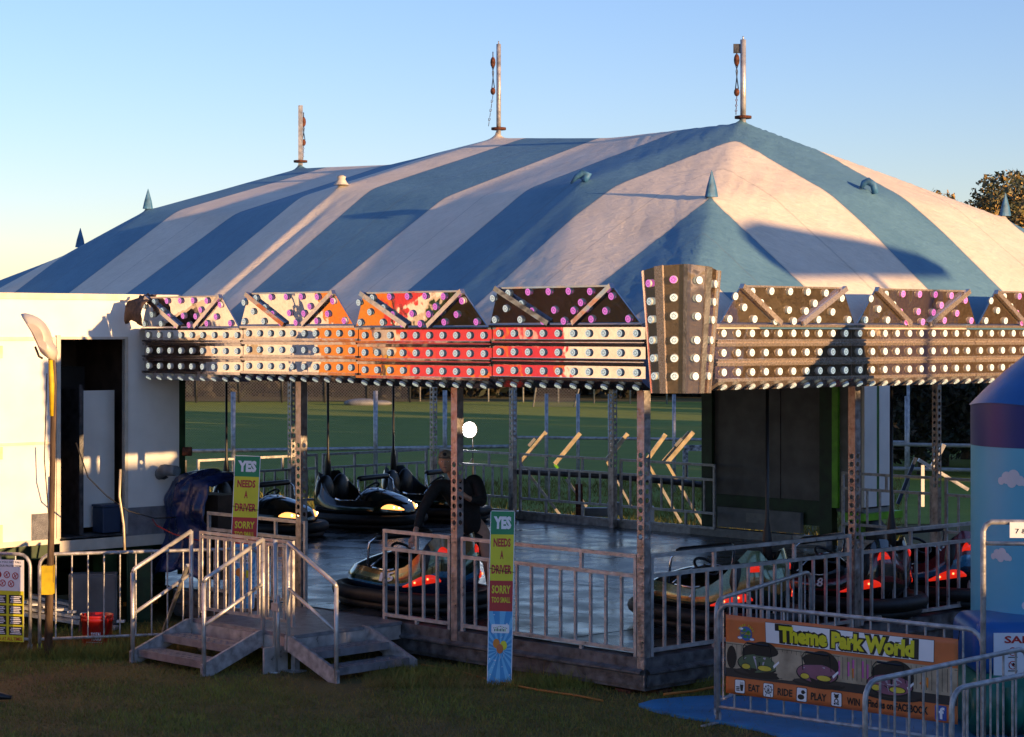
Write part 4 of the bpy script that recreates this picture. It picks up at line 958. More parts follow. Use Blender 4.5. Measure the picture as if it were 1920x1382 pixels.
# bulged half dish: outline extruded with rounded sides
cx_ = sum(x for x, _ in out)/n; cz_ = sum(z for _, z in out)/n; rings = []
for y, s_ in ((-d,.55),(-d*.8,.82),(-d*.35,.97),(0,1.0),(d*.35,.97),(d*.8,.82),(d,.55)): rings.append([(cx_+(x-cx_)*s_, y, cz_+(z-cz_)*s_) for x, z in out])
vv = [p for r_ in rings for p in r_]; mb.add(vv, [(i*n+k, i*n+(k+1)%n, (i+1)*n+(k+1)%n, (i+1)*n+k) for i in range(6) for k in range(n)], 0, True); mb.add(rings[0], [tuple(range(n))]); mb.add(rings[-1], [tuple(range(n))])
mb.build('shade', M['cream'], t)
mb = MB(); q0 = L2(99,672); q1 = L2(98,780); q2 = L2(90,1236)
mb.tube([(q0[0],0,q0[1]),(L2(101,720)[0],0,L2(101,720)[1]),(L2(97,960)[0],0,L2(97,960)[1]),(q2[0],0,0)], [.028,.03,.03,.045], 10); mb.build('pole', M['brown'], t)
mb = MB(); mb.tube([(q0[0]-.02,-.03,q0[1]+.02),(L2(98,720)[0]-.0,-.035,L2(98,720)[1]),(q1[0],-.035,q1[1])], [.022,.03,.02], 8); mb.box(L2(80,0)[0],L2(100,0)[0],-.06,.06,.68,.98); mb.build('strap', M['strap'], t)
mb = MB(); mb.tube([(L2(95,700)[0]-.03,-.04,L2(0,700)[1]),(L2(92,860)[0]-.04,-.04,L2(0,860)[1]),(L2(95,1000)[0],-.04,L2(0,1000)[1]),(L2(86,1150)[0],-.05,L2(0,1150)[1])], .006, 6); mb.tube([(L2(70,655)[0],-.1,L2(0,650)[1]),(L2(78,665)[0],-.12,L2(0,668)[1]),(L2(84,660)[0],-.1,L2(0,672)[1])], .012, 6); mb.build('cable', M['black'], t)
# cable hanging from the doorway
mb = MB(); p = lambda px, py, Y: at(px, py, Y)
mb.tube([p(143,830,23.3),p(165,895,23.2),p(200,930,23.1),p(240,958,23.2),p(290,972,23.3),p(330,970,23.4)], .008, 6)
o = mb.build('power_cable', M['black']); tag(o, 'thin black cable drooping from the trailer doorway towards the tarpaulin', 'cable')
mb = MB(); mb.tube([p(226,880,23.1),p(224,930,23.1),p(232,985,23.1),p(234,1035,23.0)], .014, 6); o = mb.build('rope', M['hay']); tag(o, 'tan rope hanging down beside the trailer doorway', 'rope')
mb = MB(); c = W(7.62,-.66,1.05); mb.box(-.12,.12,-.02,.22,0,.30); mb.box(-.13,.13,-.03,.23,.30,.33); o = bevel(mb.build('bin', M['bin']), .01); o.location = c+DL*.12; o.rotation_euler = (0,0,RZR); tag(o, 'small dark blue bin in the trailer doorway', 'bin')
# red bucket
pb = gp(182,1216); t = thing('bucket', 'red plastic bucket with white lettering and a pale rag over its rim', 'bucket', (pb.x,pb.y,0), R(-5))
mb = MB(); mb.lathe([(.0,.002),(.145,.0),(.15,.02),(.165,.30),(.172,.30),(.172,.33),(.165,.335),(.172,.345),(.174,.37),(.165,.37),(.158,.30),(.14,.03),(0,.03)], 28); mb.build('body', M['red'], t)
class CM(MB):
    def add(s, vs, fs, mi=None, smooth=None):
        o = len(s.v)
        for q in vs: r_ = .158+.045*(q[2]-.1)+.002; s.v.append((r_*math.sin(q[0]/.16), -r_*math.cos(q[0]/.16), q[2]))
        for f in fs: s.f.append([i+o for i in f]); s.m.append(0); s.sm.append(False)
mb = CM(); text(mb, 'TOTAL', .035, .175, .11, .04, 0, .03); text(mb, 'TOOLS', .035, .128, .11, .04, 0, .03)
for k in range(10): rect(mb, -.08+k*.018, -.07+k*.018, .085, .092, 0, 0)
mb.build('lettering', M['paper'], t)
mb = CM(); blob(mb, -.09, .13, .03,.012, 0, 0); blob(mb, -.085, .15, .018,.018, 0, 0); mb.build('badge', M['orng'], t)
mb = MB(); pts = [(-.17-.02*v, -.05+.05*u+.01*math.sin(v*5), .38-.20*v) for u in range(3) for v in (0,.3,.6,1)]; mb.add(pts, [(u*4+v, u*4+v+1, u*4+v+5, u*4+v+4) for u in range(2) for v in range(3)]); mb.build('rag', M['creamflap'], t)
# silver folded planks on the grass
t = thing('stacked_planks', 'silver checker plate planks lying on the grass behind the bucket', 'planks', (0,0,0))
mb = MB(); A_ = gp(60,1180); B_ = gp(175,1185)
for i in range(4):
    z = .05+.05*i; off = Vector((.03*i,.12*i,0)); a_ = Vector((A_.x-.2,A_.y+.1,z+.13))+off; b_ = Vector((B_.x+.25-.1*i,B_.y+.1,z-.02))+off; mb.bar(a_, b_, .14,.035)
mb.build('plank', M['alu'], t)
mb = MB(); 
for k in range(9): a_ = Vector((A_.x-.15+.14*k,A_.y-.02+.02*(k%3),.30-.028*k)); mb.box(a_.x,a_.x+.09,a_.y-.02,a_.y+.05,a_.z,a_.z+.025)
mb.build('slats', M['white'], t)
# things stored under the trailer
def crate(px, py, w, h, mm, lab, Y=None):
    g = gp(px, py); mb = MB(); mb.box(-w/2,w/2,-.1,.12,0,h); mb.box(-w/2+.02,w/2-.02,-.115,-.1,.03,h-.03)
    o = bevel(mb.build('storage_box', M[mm])); o.location = (g.x,g.y,0); o.rotation_euler = (0,0,R(8)); return tag(o, lab, 'box')
crate(175,1175,.55,.62,'greyp','dark grey storage panel under the trailer, behind the bucket'); crate(262,1165,.3,.85,'dgreen','dark green stabiliser box under the trailer near the landing')
beam('prop_bar', gp(306,1188)+Vector((0,0,.02)), at(352,1060,22.3), .035,.035, M['alu'], 'short silver prop leaning under the blue tarpaulin', 'prop')
beam('orange_bar', gp(232,1148)+Vector((0,0,.1)), gp(305,1148)+Vector((0,0,.14)), .07,.05, M['orng'], 'orange bar lying in the shade under the trailer', 'bar')
# blue tarpaulin over stacked gear
t = thing('tarpaulin', 'blue tarpaulin draped over stacked gear beside the first height sign', 'tarpaulin', W(7.25,.32,-.22), RZL)
mb = MB(); n1_, n2_ = 30, 26; vv = []
for i in range(n1_+1):
    for j in range(n2_+1):
        u = -1+2*i/n1_; v = j/n2_
        hw = .42+.05*v; 
        if v < .22: y = .18-v*1.9; z = 2.0-.1*(v/.22)**2-.10*abs(u)**3-.0*u
        else: vv_ = (v-.22)/.78; y = -.24-.20*vv_-.05*math.sin(vv_*7); z = 1.90-1.05*vv_-.10*abs(u)**3+.05*u
        dz = .07*noise.noise((u*1.6+3, vv_*2.5 if v >= .22 else 0, 1)); dy = .10*noise.noise((u*2.2, v*5+u, 4))+.05*noise.noise((u*5, v*9+u*3, 9))
        vv.append((u*hw+.05*noise.noise((u, v*3, 8)), y+dy-.12*(1-abs(u)), z+dz))
mb.add(vv, [(i*(n2_+1)+j,(i+1)*(n2_+1)+j,(i+1)*(n2_+1)+j+1,i*(n2_+1)+j+1) for i in range(n1_) for j in range(n2_)], 0, True)
o = mb.build('sheet', M['tarp'], t); s_ = o.modifiers.new('Solidify','SOLIDIFY'); s_.thickness = .008
mb = MB(); mb.tube([(-.46,-.12,1.83),(-.43,-.38,1.93),(-.2,-.47,2.00),(.05,-.46,2.0)], [.05,.07,.07,.06], 10); mb.build('rolled_edge', M['tarp2'], t)
mb = MB(); mb.tube([(-.5,-.44,1.42),(-.1,-.64,1.36),(.2,-.62,1.28),(.48,-.42,1.2)], .007, 6); mb.build('cord', M['red'], t)
mb = MB(); mb.box(-.34,.30,-.05,.25,.7,1.7); mb.build('gear', M['dark'], t)
# ------------------------------------------------------------------ green trailer at the back right
c = W(7.85, 9.72, 0); t = thing('storage_trailer', 'green framed grey panelled trailer end at the back right of the ride', 'trailer', (c.x,c.y,0), RZL)
Lx = 2.65
mb = MB(); mb.box(.0,.20,-.05,.08,.3,3.5); mb.box(2.20,2.42,-.05,.08,.3,3.5); mb.box(.2,2.2,-.03,.05,.62,.98); mb.box(.2,2.2,-.03,.05,3.3,3.5); mb.build('green_frame', M['dgreen'], t)
mb = MB(); mb.box(2.42,2.52,-.05,.05,.9,3.5); mb.build('lime_edge', M['lime'], t)
mb = MB(); mb.box(.2,.75,.02,.05,.98,3.3); mb.box(.76,1.45,.0,.05,.98,3.3); mb.box(1.46,2.19,.01,.05,.98,3.3); mb.build('panels', M['greyp'], t)
mb = MB(); mb.box(.35,1.9,-.10,-.03,.50,.80); mb.build('locker', M['grey'], t)
mb = MB(); mb.box(.9,1.3,-.106,-.1005,.6,.74); mb.build('label_plate', M['conc'], t)
mb = MB(); mb.box(2.52,2.90,.0,.05,.86,3.55); mb.build('side_panel', M['grey'], t)
mb = MB(); mb.box(0,2.95,.05,.75,3.5,3.6); mb.box(0,.05,.05,.75,.9,3.5); mb.box(.05,2.85,.70,.75,.9,3.5); mb.box(0,2.9,.06,.7,.84,.9); mb.build('shell', M['grey'], t)
mb = MB(); mb.box(2.90,2.95,.0,.30,.93,3.5); mb.box(2.90,2.95,.36,.70,.93,3.5); mb.build('white_side', M['white'], t)
mb = MB(); mb.box(2.905,2.945,.30,.36,.93,3.5); mb.build('green_strip', M['green'], t)
mb = MB(); mb.box(2.6,2.98,-.05,.9,.74,.84); mb.box(2.7,2.9,.1,.3,.3,.74); mb.build('lime_base', M['lime'], t)
mb = MB(); mb.tube([(2.8,.1,.5),(2.8,.4,.5)], .28, 20); mb.build('wheel', M['rubber'], t)
beam('white_kerb', W(7.8,9.42,.42), W(5.9,9.42,.42), .12,.16, M['conc'], 'pale kerb strip at the foot of the green framed trailer', 'kerb')
# yellowed braces behind the ride
br = [((1024,810),(975,868),(1052,968)),((1088,812),(1040,870),(1100,950)),((1177,813),(1137,863),(1184,950)),((1248,814),(1212,864),(1277,980)),((1300,810),(1250,868),(1318,985))]
lb = ['leftmost of the five yellowed braces standing behind the back rails','yellowed brace with a green knee, second from the left behind the back rails','yellowed brace in the middle behind the back rails','yellowed brace just right of the corner post behind the back rails','doubled yellowed brace nearest the green trailer']
for i, (a, b, c_) in enumerate(br):
    Y = 35.9-.45*i; t = thing('folding_brace', lb[i], 'brace', (at(*c_,Y).x, Y+.6, 0), 0, 'folding braces behind the ride'); o_ = Vector(t.location)
    A = at(*a,Y)-o_; B = at(*b,Y)-o_; C_ = at(*c_,Y-.0)-o_; C_.z = max(.05, C_.z)
    mb = MB().bar(A, B, .06,.07); 
    if i == 4: mb.bar(A+Vector((-.07,.03,.0)), B+Vector((-.06,.03,.03)), .03,.04)
    mb.build('upper_arm', M['hay'], t); mb = MB().bar(B, B+(C_-B)*.35, .055,.045); mb.build('knee', M['lime' if i == 1 else 'hay'], t)
    mb = MB().bar(B+(C_-B)*.35, C_, .05,.045); mb.build('leg', M['alu'], t)
    if i in (0,2,4): mb = MB().bar(A*.55+B*.45+Vector((-.10,0,.0)), A*.75+B*.25+Vector((-.08,0,.02)), .05); mb.build('bracket', M['grey'], t)
mb = MB(); mb.tube([at(970,884,34),at(1150,893,33.4),at(1330,910,32.6)], .05, 8); o = mb.build('cable_duct', M['darksteel']); tag(o, 'thick dark pipe running behind the back rails below the braces', 'pipe')
o = beam('timber_stub', at(1085,905,33.8)-Vector((0,0,.02)), at(1087,972,33.8), .12,.10, M['rust'], 'rusty brown post stub behind the back rails', 'post')
def blk(px, py, Y, w, h, mm, lab):
    p = at(px, py, Y); mb = MB(); mb.box(-w/2,w/2,-.1,.1,0,h); mb.box(-w/2+.03,w/2-.03,-.11,-.1,.03,h-.03); o = bevel(mb.build('control_box', M[mm])); o.location = p; return tag(o, lab, 'box')
blk(1153,965,33.5,.24,.20,'conc','small pale box behind the back rails, left of the corner post'); blk(1217,980,33.0,.15,.26,'paper','bright white box glimpsed just right of the corner post, behind the back rails'); blk(1120,968,33.9,.42,.14,'grey','grey block behind the back rails by the middle brace')
# goal frame
t = thing('goal_frame', 'weathered white goal frame behind the last yellowed brace', 'goal', (0,0,0)); mb = MB(); mb.bar(at(1285,845,40), at(1285,905,40), .10); mb.bar(at(1283,840,40), at(1330,840,40), .11); mb.build('posts', mat('peeling_white_paint', (.45,.45,.46), .7, 0, .5, 14, .4, 40), t)
# floodlamp
t = thing('floodlamp', 'round white floodlamp, lit, on a thin stand behind the attendant', 'lamp', at(880,806,37), 0); mb = MB(); mb.ball((0,0,0), .118,.06,.128, n=24, m=16); mb.build('lit_head', M['floodlamp'], t)
mb = MB(); mb.tube([(.128*math.cos(2*PI*k/24),0.03,.138*math.sin(2*PI*k/24)) for k in range(24)], .014, 6, closed=True); mb.ball((0,.07,0),.12,.08,.125,0,14,8); mb.build('housing', M['grey'], t)
mb = MB(); mb.tube([(.05,.06,0),(.06,.06,-.4),(.06,.06,-1.69)], .012, 6); mb.tube([(.06,.06,-.5),(-.35,.06,-1.1)], .012, 6); mb.tube([(.06,.06,-.9),(.4,.06,-1.69)], .01, 6); mb.build('stand', M['darksteel'], t)
# bent frames and white stake at right back


beam('leaning_bar', at(1717,858,31), at(1683,945,31), .05,.05, M['bin'], 'dark blue leaning bar behind the masts of the right hand cars', 'bar')
beam('leaning_bar', at(1770,833,31), at(1745,880,31), .07,.06, M['alu'], 'silver bar sticking up beside the inflatable', 'bar')
beam('leaning_bar', at(1722,862,30.8), at(1815,918,30.8), .08,.05, M['alu'], 'silver bar sloping down to the right beside the inflatable', 'bar')
beam('white_stake', at(1730,872,31.5), at(1730,950,31.5), .05,.03, M['white'], 'short white stake in the grass behind the right hand cars', 'stake')
# ------------------------------------------------------------------ inflatable at right
cx, cy = 4.91, 18.65; t = thing('inflatable_castle', 'pale blue printed inflatable column with a blue cone top and a safety rules panel', 'inflatable', (cx,cy,0))
M['infl'] = mat('blue_pvc', (.01,.10,.33), .35, 0, .12, 3, .15, 6); M['inflnavy'] = mat('navy_pvc', (.006,.012,.15), .4, 0, .1, 3); M['inflsky'] = mat('sky_print_pvc', (.10,.42,.60), .4, 0, .04, 2, .12, 4); M['inflgreen'] = mat('green_pvc', (.01,.16,.10), .35, 0, .12, 3, .15, 6); M['cloudp'] = mat('cloud_print', (.62,.60,.66), .45, 0, .05, 5)
rc_ = .78
mb = MB(); K = 48; rings = []
def rim(k, f): 
    th = 2*PI*k/K; x, y = rc_*1.004*math.cos(th), rc_*1.004*math.sin(th); z = 2.76-.34*(x+rc_)*.62+.10*(y < 0)*abs(math.sin(th)) if f == 1 else 2.40
    return (x, y, max(z, 2.44) if f == 1 else z)
mb.add([rim(k, f) for f in (0,1) for k in range(K)], [(k,(k+1)%K,K+(k+1)%K,K+k) for k in range(K)], 0, True); mb.build('navy_band', M['inflnavy'], t)
mb = MB(); apex = Vector((.75,0,4.0)); vv = []
for j in range(9):
    f = j/8
    for k in range(K):
        p = Vector(rim(k,1)); q = p.lerp(apex, f); c_ = Vector((0,0,p.z)).lerp(apex, f); bulge = 1.015+.16*math.sin(PI*f)*(1-f*.5)
        vv.append(c_+(q-c_)*bulge+Vector((0,0,.0)))
mb.add(vv, [(j*K+k,j*K+(k+1)%K,(j+1)*K+(k+1)%K,(j+1)*K+k) for j in range(8) for k in range(K)], 0, True); mb.build('cone_top', M['infl'], t)
mb = MB()
def cyl(px, z, dx=0, off=.004):   # angle from pixel column on the column surface
    return None
def onc(th, z, off): return ((rc_+off)*math.sin(th), -(rc_+off)*math.cos(th), z)
def cblob(th, z, r, mi, off, sx=1): mb.add([onc(th+r*sx/rc_*math.cos(2*PI*k/14), z+r*math.sin(2*PI*k/14), off) for k in range(14)], [tuple(range(14))], mi)
for th, z, s_ in ((-.80,2.12,1.0),(-.32,2.14,1.15),(-.95,1.45,.8),(-.10,1.62,1.1),(-.48,1.05,1.05),(.3,1.9,1.2),(.5,1.3,1),(-.22,1.28,.6)):
    for dx, dz, r in ((-.11,-.01,.035),(-.05,.02,.055),(.02,.035,.06),(.08,.0,.045),(.12,-.015,.03),(.0,-.015,.05)): cblob(th+dx*s_/rc_, z+dz*s_, r*s_, 0, .003+random.random()*.001)
cblob(-.12, 2.22, .10, 1, .006)
mb.mi = 2; mb.lathe([(rc_*.97,.5),(rc_,.9),(rc_,2.2),(rc_,2.40)], 48, 2); mb.build('printed_column', [M['cloudp'], M['lime'], M['inflsky']], t)
def rbox(name, x0, x1, y0, y1, z0, z1, m_, r=.12):
    mb = MB(); mb.box(x0,x1,y0,y1,z0,z1); o = bevel(mb.build(name, M[m_], t), r, 5); 
    for p in o.data.polygons: p.use_smooth = True
    return o
rbox('base_block', -1.02,.9,-1.15,-.2,.50,.96,'infl'); rbox('base_tube', -1.12,1.0,-1.32,.3,.02,.53,'inflgreen',.2)
for k in range(7):
    mb = MB(); mb.tube([(-1.0+k*.28,-1.22,.1),(-1.0+k*.28,-1.36,.22),(-1.0+k*.28,-1.30,.44)], .09, 10); mb.build('ribs', M['inflgreen'], t)
mb = MB(); mb.box(-.86,.5,-1.162,-1.156,.50,.88); sp_ = mb.build('safety_panel', M['paper'], t)
mb = MB(); text(mb, 'SAFETY RULES', -.36, .825, .82, .062, -1.166, .03); mb.build('lettering', M['signred'], sp_)
mb = MB()
for i in range(7):
    for j in range(2):
        c_ = (-.70+i*.135, .725-j*.115); blob(mb, c_[0], c_[1], .036,.036, -1.166, 0, 16); blob(mb, c_[0], c_[1], .029,.029, -1.168, 1, 16); blob(mb, c_[0]+.004, c_[1]+.006, .012,.016, -1.170, 2, 8); mb.bar((c_[0]-.024,-1.171,c_[1]+.024),(c_[0]+.024,-1.171,c_[1]-.024), .002,.006, 0); rect(mb, c_[0]-.04, c_[0]+.04, c_[1]-.052, c_[1]-.044, -1.166, 2)
mb.build('symbols', [M['signred'],M['paper'],M['ink']], sp_)
# blue ground mat
pts = [(1197,1326),(1225,1318),(1280,1314),(1330,1311),(1395,1312),(1500,1318),(1650,1322),(1950,1325),(2000,1450),(1700,1440),(1520,1400),(1420,1372),(1340,1357),(1270,1347),(1228,1337)]
mb = MB(); g = [gp(*p) for p in pts]; top = [(p.x,p.y,.034+.012*noise.noise(p*1.5)) for p in g]; bot = [(p.x,p.y,.004) for p in g]; n = len(g)
cc = Vector((sum(p.x for p in g)/n, sum(p.y for p in g)/n, .04)); mb.add(top+[tuple(cc)], [(i,(i+1)%n,n) for i in range(n)]); mb.add(top+bot, [(i,n+i,n+(i+1)%n,(i+1)%n) for i in range(n)])
o = mb.build('ground_mat', M['mat']); tag(o, 'blue foam ground mat under the banner barrier and inflatable', 'mat')
# cords and small stuff on the grass
def cord(pts, r, m_, lab, cat='cord'):
    mb = MB(); mb.tube(pts, r, 6); o = mb.build('extension_cord', M[m_]); return tag(o, lab, cat)
cord([gp(x,y)+Vector((0,0,.02)) for x, y in ((790,1250),(860,1262),(930,1282),(1010,1298),(1080,1308),(1130,1318))], .011, 'cord', 'orange extension cord in the grass in front of the left face deck edge')
cord([gp(x,y)+Vector((0,0,.05)) for x, y in ((1245,1312),(1300,1306),(1350,1296),(1400,1286))], .013, 'cord', 'orange hose under the right face deck edge, behind the blue mat', 'hose')
g = gp(8,1316); mb = MB(); K = 14
vv = []
for i, (x, w_, h_) in enumerate(((-.16,.03,.07),(-.13,.04,.10),(-.05,.042,.095),(.03,.045,.07),(.10,.045,.05),(.145,.03,.035))):
    for k in range(K): q = 2*PI*k/K; vv.append((x, w_*math.cos(q), max(.0, h_/2+h_/2*math.sin(q))))
mb.add(vv, [(i*K+k,i*K+(k+1)%K,(i+1)*K+(k+1)%K,(i+1)*K+k) for i in range(5) for k in range(K)]+[tuple(range(K)), tuple(range(6*K-1,5*K-1,-1))], 0, True)
o = mb.build('shoe', M['black']); o.location = (g.x-.08, g.y, .02); o.rotation_euler = (0,0,R(8)); tag(o, 'black shoe on the grass at the left edge of the photo', 'shoe')
# ------------------------------------------------------------------ the attendant
def skin_obj(name, nodes, edges, m_, parent=None, sub=2, root=0):
    me = bpy.data.meshes.new(name); me.from_pydata([n_[0] for n_ in nodes], edges, []); o = bpy.data.objects.new(name, me); COL.objects.link(o)
    o.modifiers.new('Skin', 'SKIN'); bpy.context.view_layer.update()
    if not me.skin_vertices: 
        bm = bmesh.new(); bm.from_mesh(me); bm.verts.layers.skin.verify(); bm.to_mesh(me); bm.free()
    sk = me.skin_vertices[0].data
    for i, n_ in enumerate(nodes):
        r = n_[1]; sk[i].radius = r if isinstance(r, tuple) else (r, r); sk[i].use_root = (i == root)
    s_ = o.modifiers.new('Sub', 'SUBSURF'); s_.levels = sub; s_.render_levels = sub
    me.materials.append(m_); o.modifiers['Skin'].use_smooth_shade = True
    if parent: o.parent = parent
    return o
PX = W(3.6,1.95,0); BD = 0
pp = thing('person', 'attendant in a black jacket, shorts and khaki cap leaning over the dodgem numbered 15', 'person', (0,0,0))
Yp = 23.3
def V3(x, y, z): return (x, y, z)
pel = (-.44,23.55,1.24); 
N_ = [(pel,(.10,.08)), ((-.50,23.50,1.42),(.09,.07)), ((-.58,23.42,1.60),(.09,.07)), ((-.63,23.34,1.76),(.07,.06)), ((-.675,23.25,1.85),.056), ((-.70,23.20,1.90),.058),
      ((-.83,23.26,1.70),.045), ((-.99,23.14,1.44),.036), ((-1.07,23.0,1.20),.031), ((-1.10,22.93,1.12),(.036,.02)),
      ((-.40,23.40,1.76),.045), ((-.33,23.20,1.50),.036), ((-.49,22.98,1.58),.031), ((-.54,22.92,1.63),(.036,.022)),
      ((-.54,23.60,1.18),.095), ((-.56,23.62,.86),.062), ((-.58,23.72,.47),.04), ((-.58,23.70,.43),.045), ((-.62,23.50,.41),.035),
      ((-.33,23.58,1.18),.095), ((-.28,23.40,.86),.062), ((-.24,23.62,.47),.04), ((-.24,23.62,.43),.045), ((-.27,23.42,.41),.035)]
E_ = [(0,1),(1,2),(2,3),(3,4),(4,5),(2,6),(6,7),(7,8),(8,9),(2,10),(10,11),(11,12),(12,13),(0,14),(14,15),(15,16),(16,17),(17,18),(0,19),(19,20),(20,21),(21,22),(22,23)]
# fingers: left hand gripping the pad, other hand round the pole
for base, dirs in ((9, (-.05,-.25,-.95)), (13, (-.8,-.35,.3))):
    b_ = Vector(N_[base][0]); d = Vector(dirs).normalized(); side = Vector((.9,-.3,.1)).normalized() if base == 9 else Vector((.1,.1,.98)).normalized()
    curl = Vector((0,-.7,-.5)) if base == 9 else Vector((.25,.9,0))
    for k in range(4):
        s_ = side*(k-1.5)*.021; L_ = (.030,.034,.032,.026)[k]; i0 = len(N_)
        a1 = b_+s_+d*.028; a2 = a1+d*L_*.9+curl*.010; a3 = a2+(d*.3+curl*.9).normalized()*L_*.8
        N_ += [(tuple(a1),.010), (tuple(a2),.009), (tuple(a3),.008)]; E_ += [(base,i0),(i0,i0+1),(i0+1,i0+2)]
    i0 = len(N_); a1 = b_-side*.036+d*.002-curl*.006; N_ += [(tuple(a1),.012), (tuple(a1+d*.03+curl*.022),.010)]; E_ += [(base,i0),(i0,i0+1)]
body = skin_obj('body', N_, E_, M['skin'], pp)
# head with face, in its own shape but part of the figure
def head(c, yaw, pitch):
    mb = MB(); n, m_ = 28, 22; vv = []
    for i in range(m_+1):
        th = PI*i/m_
        for k in range(n):
            ph = 2*PI*k/n; x = math.sin(th)*math.cos(ph); y = math.sin(th)*math.sin(ph); z = math.cos(th)
            r = Vector((x*.078, y*.098, z*.122))
            f = max(0, -y)   # face towards -y
            if z < -.1: r.x *= 1-.28*(-z-.1); r.y *= 1-.12*(-z)
            nose = math.exp(-((x)/.16)**2-((z+.12)/.20)**2)*f**4; r.y -= .030*nose
            brow = math.exp(-((z-.22)/.10)**2)*f**3; r.y -= .006*brow
            for s_ in (-1,1): r.y += .013*math.exp(-((x-s_*.36)/.15)**2-((z-.06)/.10)**2)*f**2
            r.y -= .007*math.exp(-(x/.28)**2-((z+.50)/.07)**2)*f**2; r.y += .006*math.exp(-(x/.3)**2-((z+.44)/.03)**2)*f**2
            r.y -= .014*math.exp(-(x/.3)**2-((z+.82)/.16)**2)*f
            vv.append(r)
    mb.add(vv, [(i*n+k,(i+1)*n+k,(i+1)*n+(k+1)%n,i*n+(k+1)%n) for i in range(m_) for k in range(n)], 0, True)
    for s_ in (-1,1): mb.ball((s_*.080,.01,.0), .010,.022,.032, 0, 8, 6)
    Mx = Matrix.Translation(c) @ Matrix.Rotation(yaw, 4, 'Z') @ Matrix.Rotation(pitch, 4, 'X')
    o = mb.build('head', M['skin'], pp); o.matrix_local = Mx
    mb = MB()
    for s_ in (-1,1): mb.ball((s_*.029,-.080,.008), .013,.008,.007, 0, 8, 6); mb.ball((s_*.029,-.0875,.008), .0055,.003,.0055, 1, 8, 6)
    e = mb.build('eyes', [M['paper'], M['ink']], o)
    mb = MB(); mb.ball((0,-.092,-.060), .024,.007,.006, 0, 10, 6); mb.build('mouth', mat('lips', (.30,.11,.09), .5), o)
    mb = MB(); vv = []
    for i in range(9):
        th = PI*.5*i/8*.98
        for k in range(n): ph = 2*PI*k/n; vv.append((math.sin(th)*math.cos(ph)*.086, math.sin(th)*math.sin(ph)*.107+.004, .058+math.cos(th)*.080))
    mb.add(vv, [(i*n+k,(i+1)*n+k,(i+1)*n+(k+1)%n,i*n+(k+1)%n) for i in range(8) for k in range(n)], 0, True)
    vv = []
    for i in range(6):
        for k in range(11):
            a = PI+PI*.12+PI*.76*k/10; rr = 1+.50*i/5*math.sin(PI*(k+.6)/11.2); vv.append((math.cos(a)*.086*(1+.02*i), math.sin(a)*.104*rr, .060-.003*i-.02*abs(math.cos(a))**2*0))
    mb.add(vv, [(i*11+k,(i+1)*11+k,(i+1)*11+k+1,i*11+k+1) for i in range(5) for k in range(10)], 0, True)
    c_ = mb.build('cap', M['cap'], o); s2 = c_.modifiers.new('Solidify','SOLIDIFY'); s2.thickness = .005
    mb = MB(); mb.disc((0,-.1055,.088), .022, (0,-1,.35), 14); mb.build('cap_badge', M['ink'], c_)
    mb = MB(); vv = []
    for i in range(5):
        th = PI*(.50+.14*i/4)
        for k in range(n):
            ph = PI*.02+PI*.96*k/(n-1); vv.append((math.sin(th)*math.cos(ph)*.083, math.sin(th)*math.sin(ph)*.104, math.cos(th)*.125+.02))
    mb.add(vv, [(i*n+k,(i+1)*n+k,(i+1)*n+k+1,i*n+k+1) for i in range(4) for k in range(n-1)], 0, True); mb.build('hair', M['brown'], o)
head(Vector((-.735,23.14,1.965)), R(-6), R(-4))
jn = [((-.45,23.55,1.10),(.165,.125)), ((-.50,23.51,1.36),(.165,.13)), ((-.58,23.43,1.60),(.185,.14)), ((-.64,23.34,1.77),(.10,.085)),
      ((-.83,23.27,1.71),.083), ((-.985,23.15,1.46),.060), ((-1.06,23.02,1.23),.045),
      ((-.40,23.41,1.77),.085), ((-.325,23.21,1.51),.064), ((-.47,23.0,1.57),.046)]
je = [(0,1),(1,2),(2,3),(2,4),(4,5),(5,6),(2,7),(7,8),(8,9)]
j = skin_obj('jacket', jn, je, M['jacket'], pp)
sn = [((-.44,23.56,1.18),(.15,.125)), ((-.55,23.60,1.06),.115), ((-.56,23.63,.80),.095), ((-.32,23.57,1.06),.115), ((-.27,23.44,.80),.095)]
skin_obj('shorts', sn, [(0,1),(1,2),(0,3),(3,4)], M['jacket'], pp)
for nm, a_, b_ in (('shoe',(-.58,23.72,.43),(-.63,23.48,.42)),('shoe',(-.24,23.64,.43),(-.28,23.40,.42))):
    mb = MB(); mb.tube([a_, Vector(a_).lerp(Vector(b_),.6), b_], [.052,.05,.036], 10); mb.build(nm, M['black'], pp)
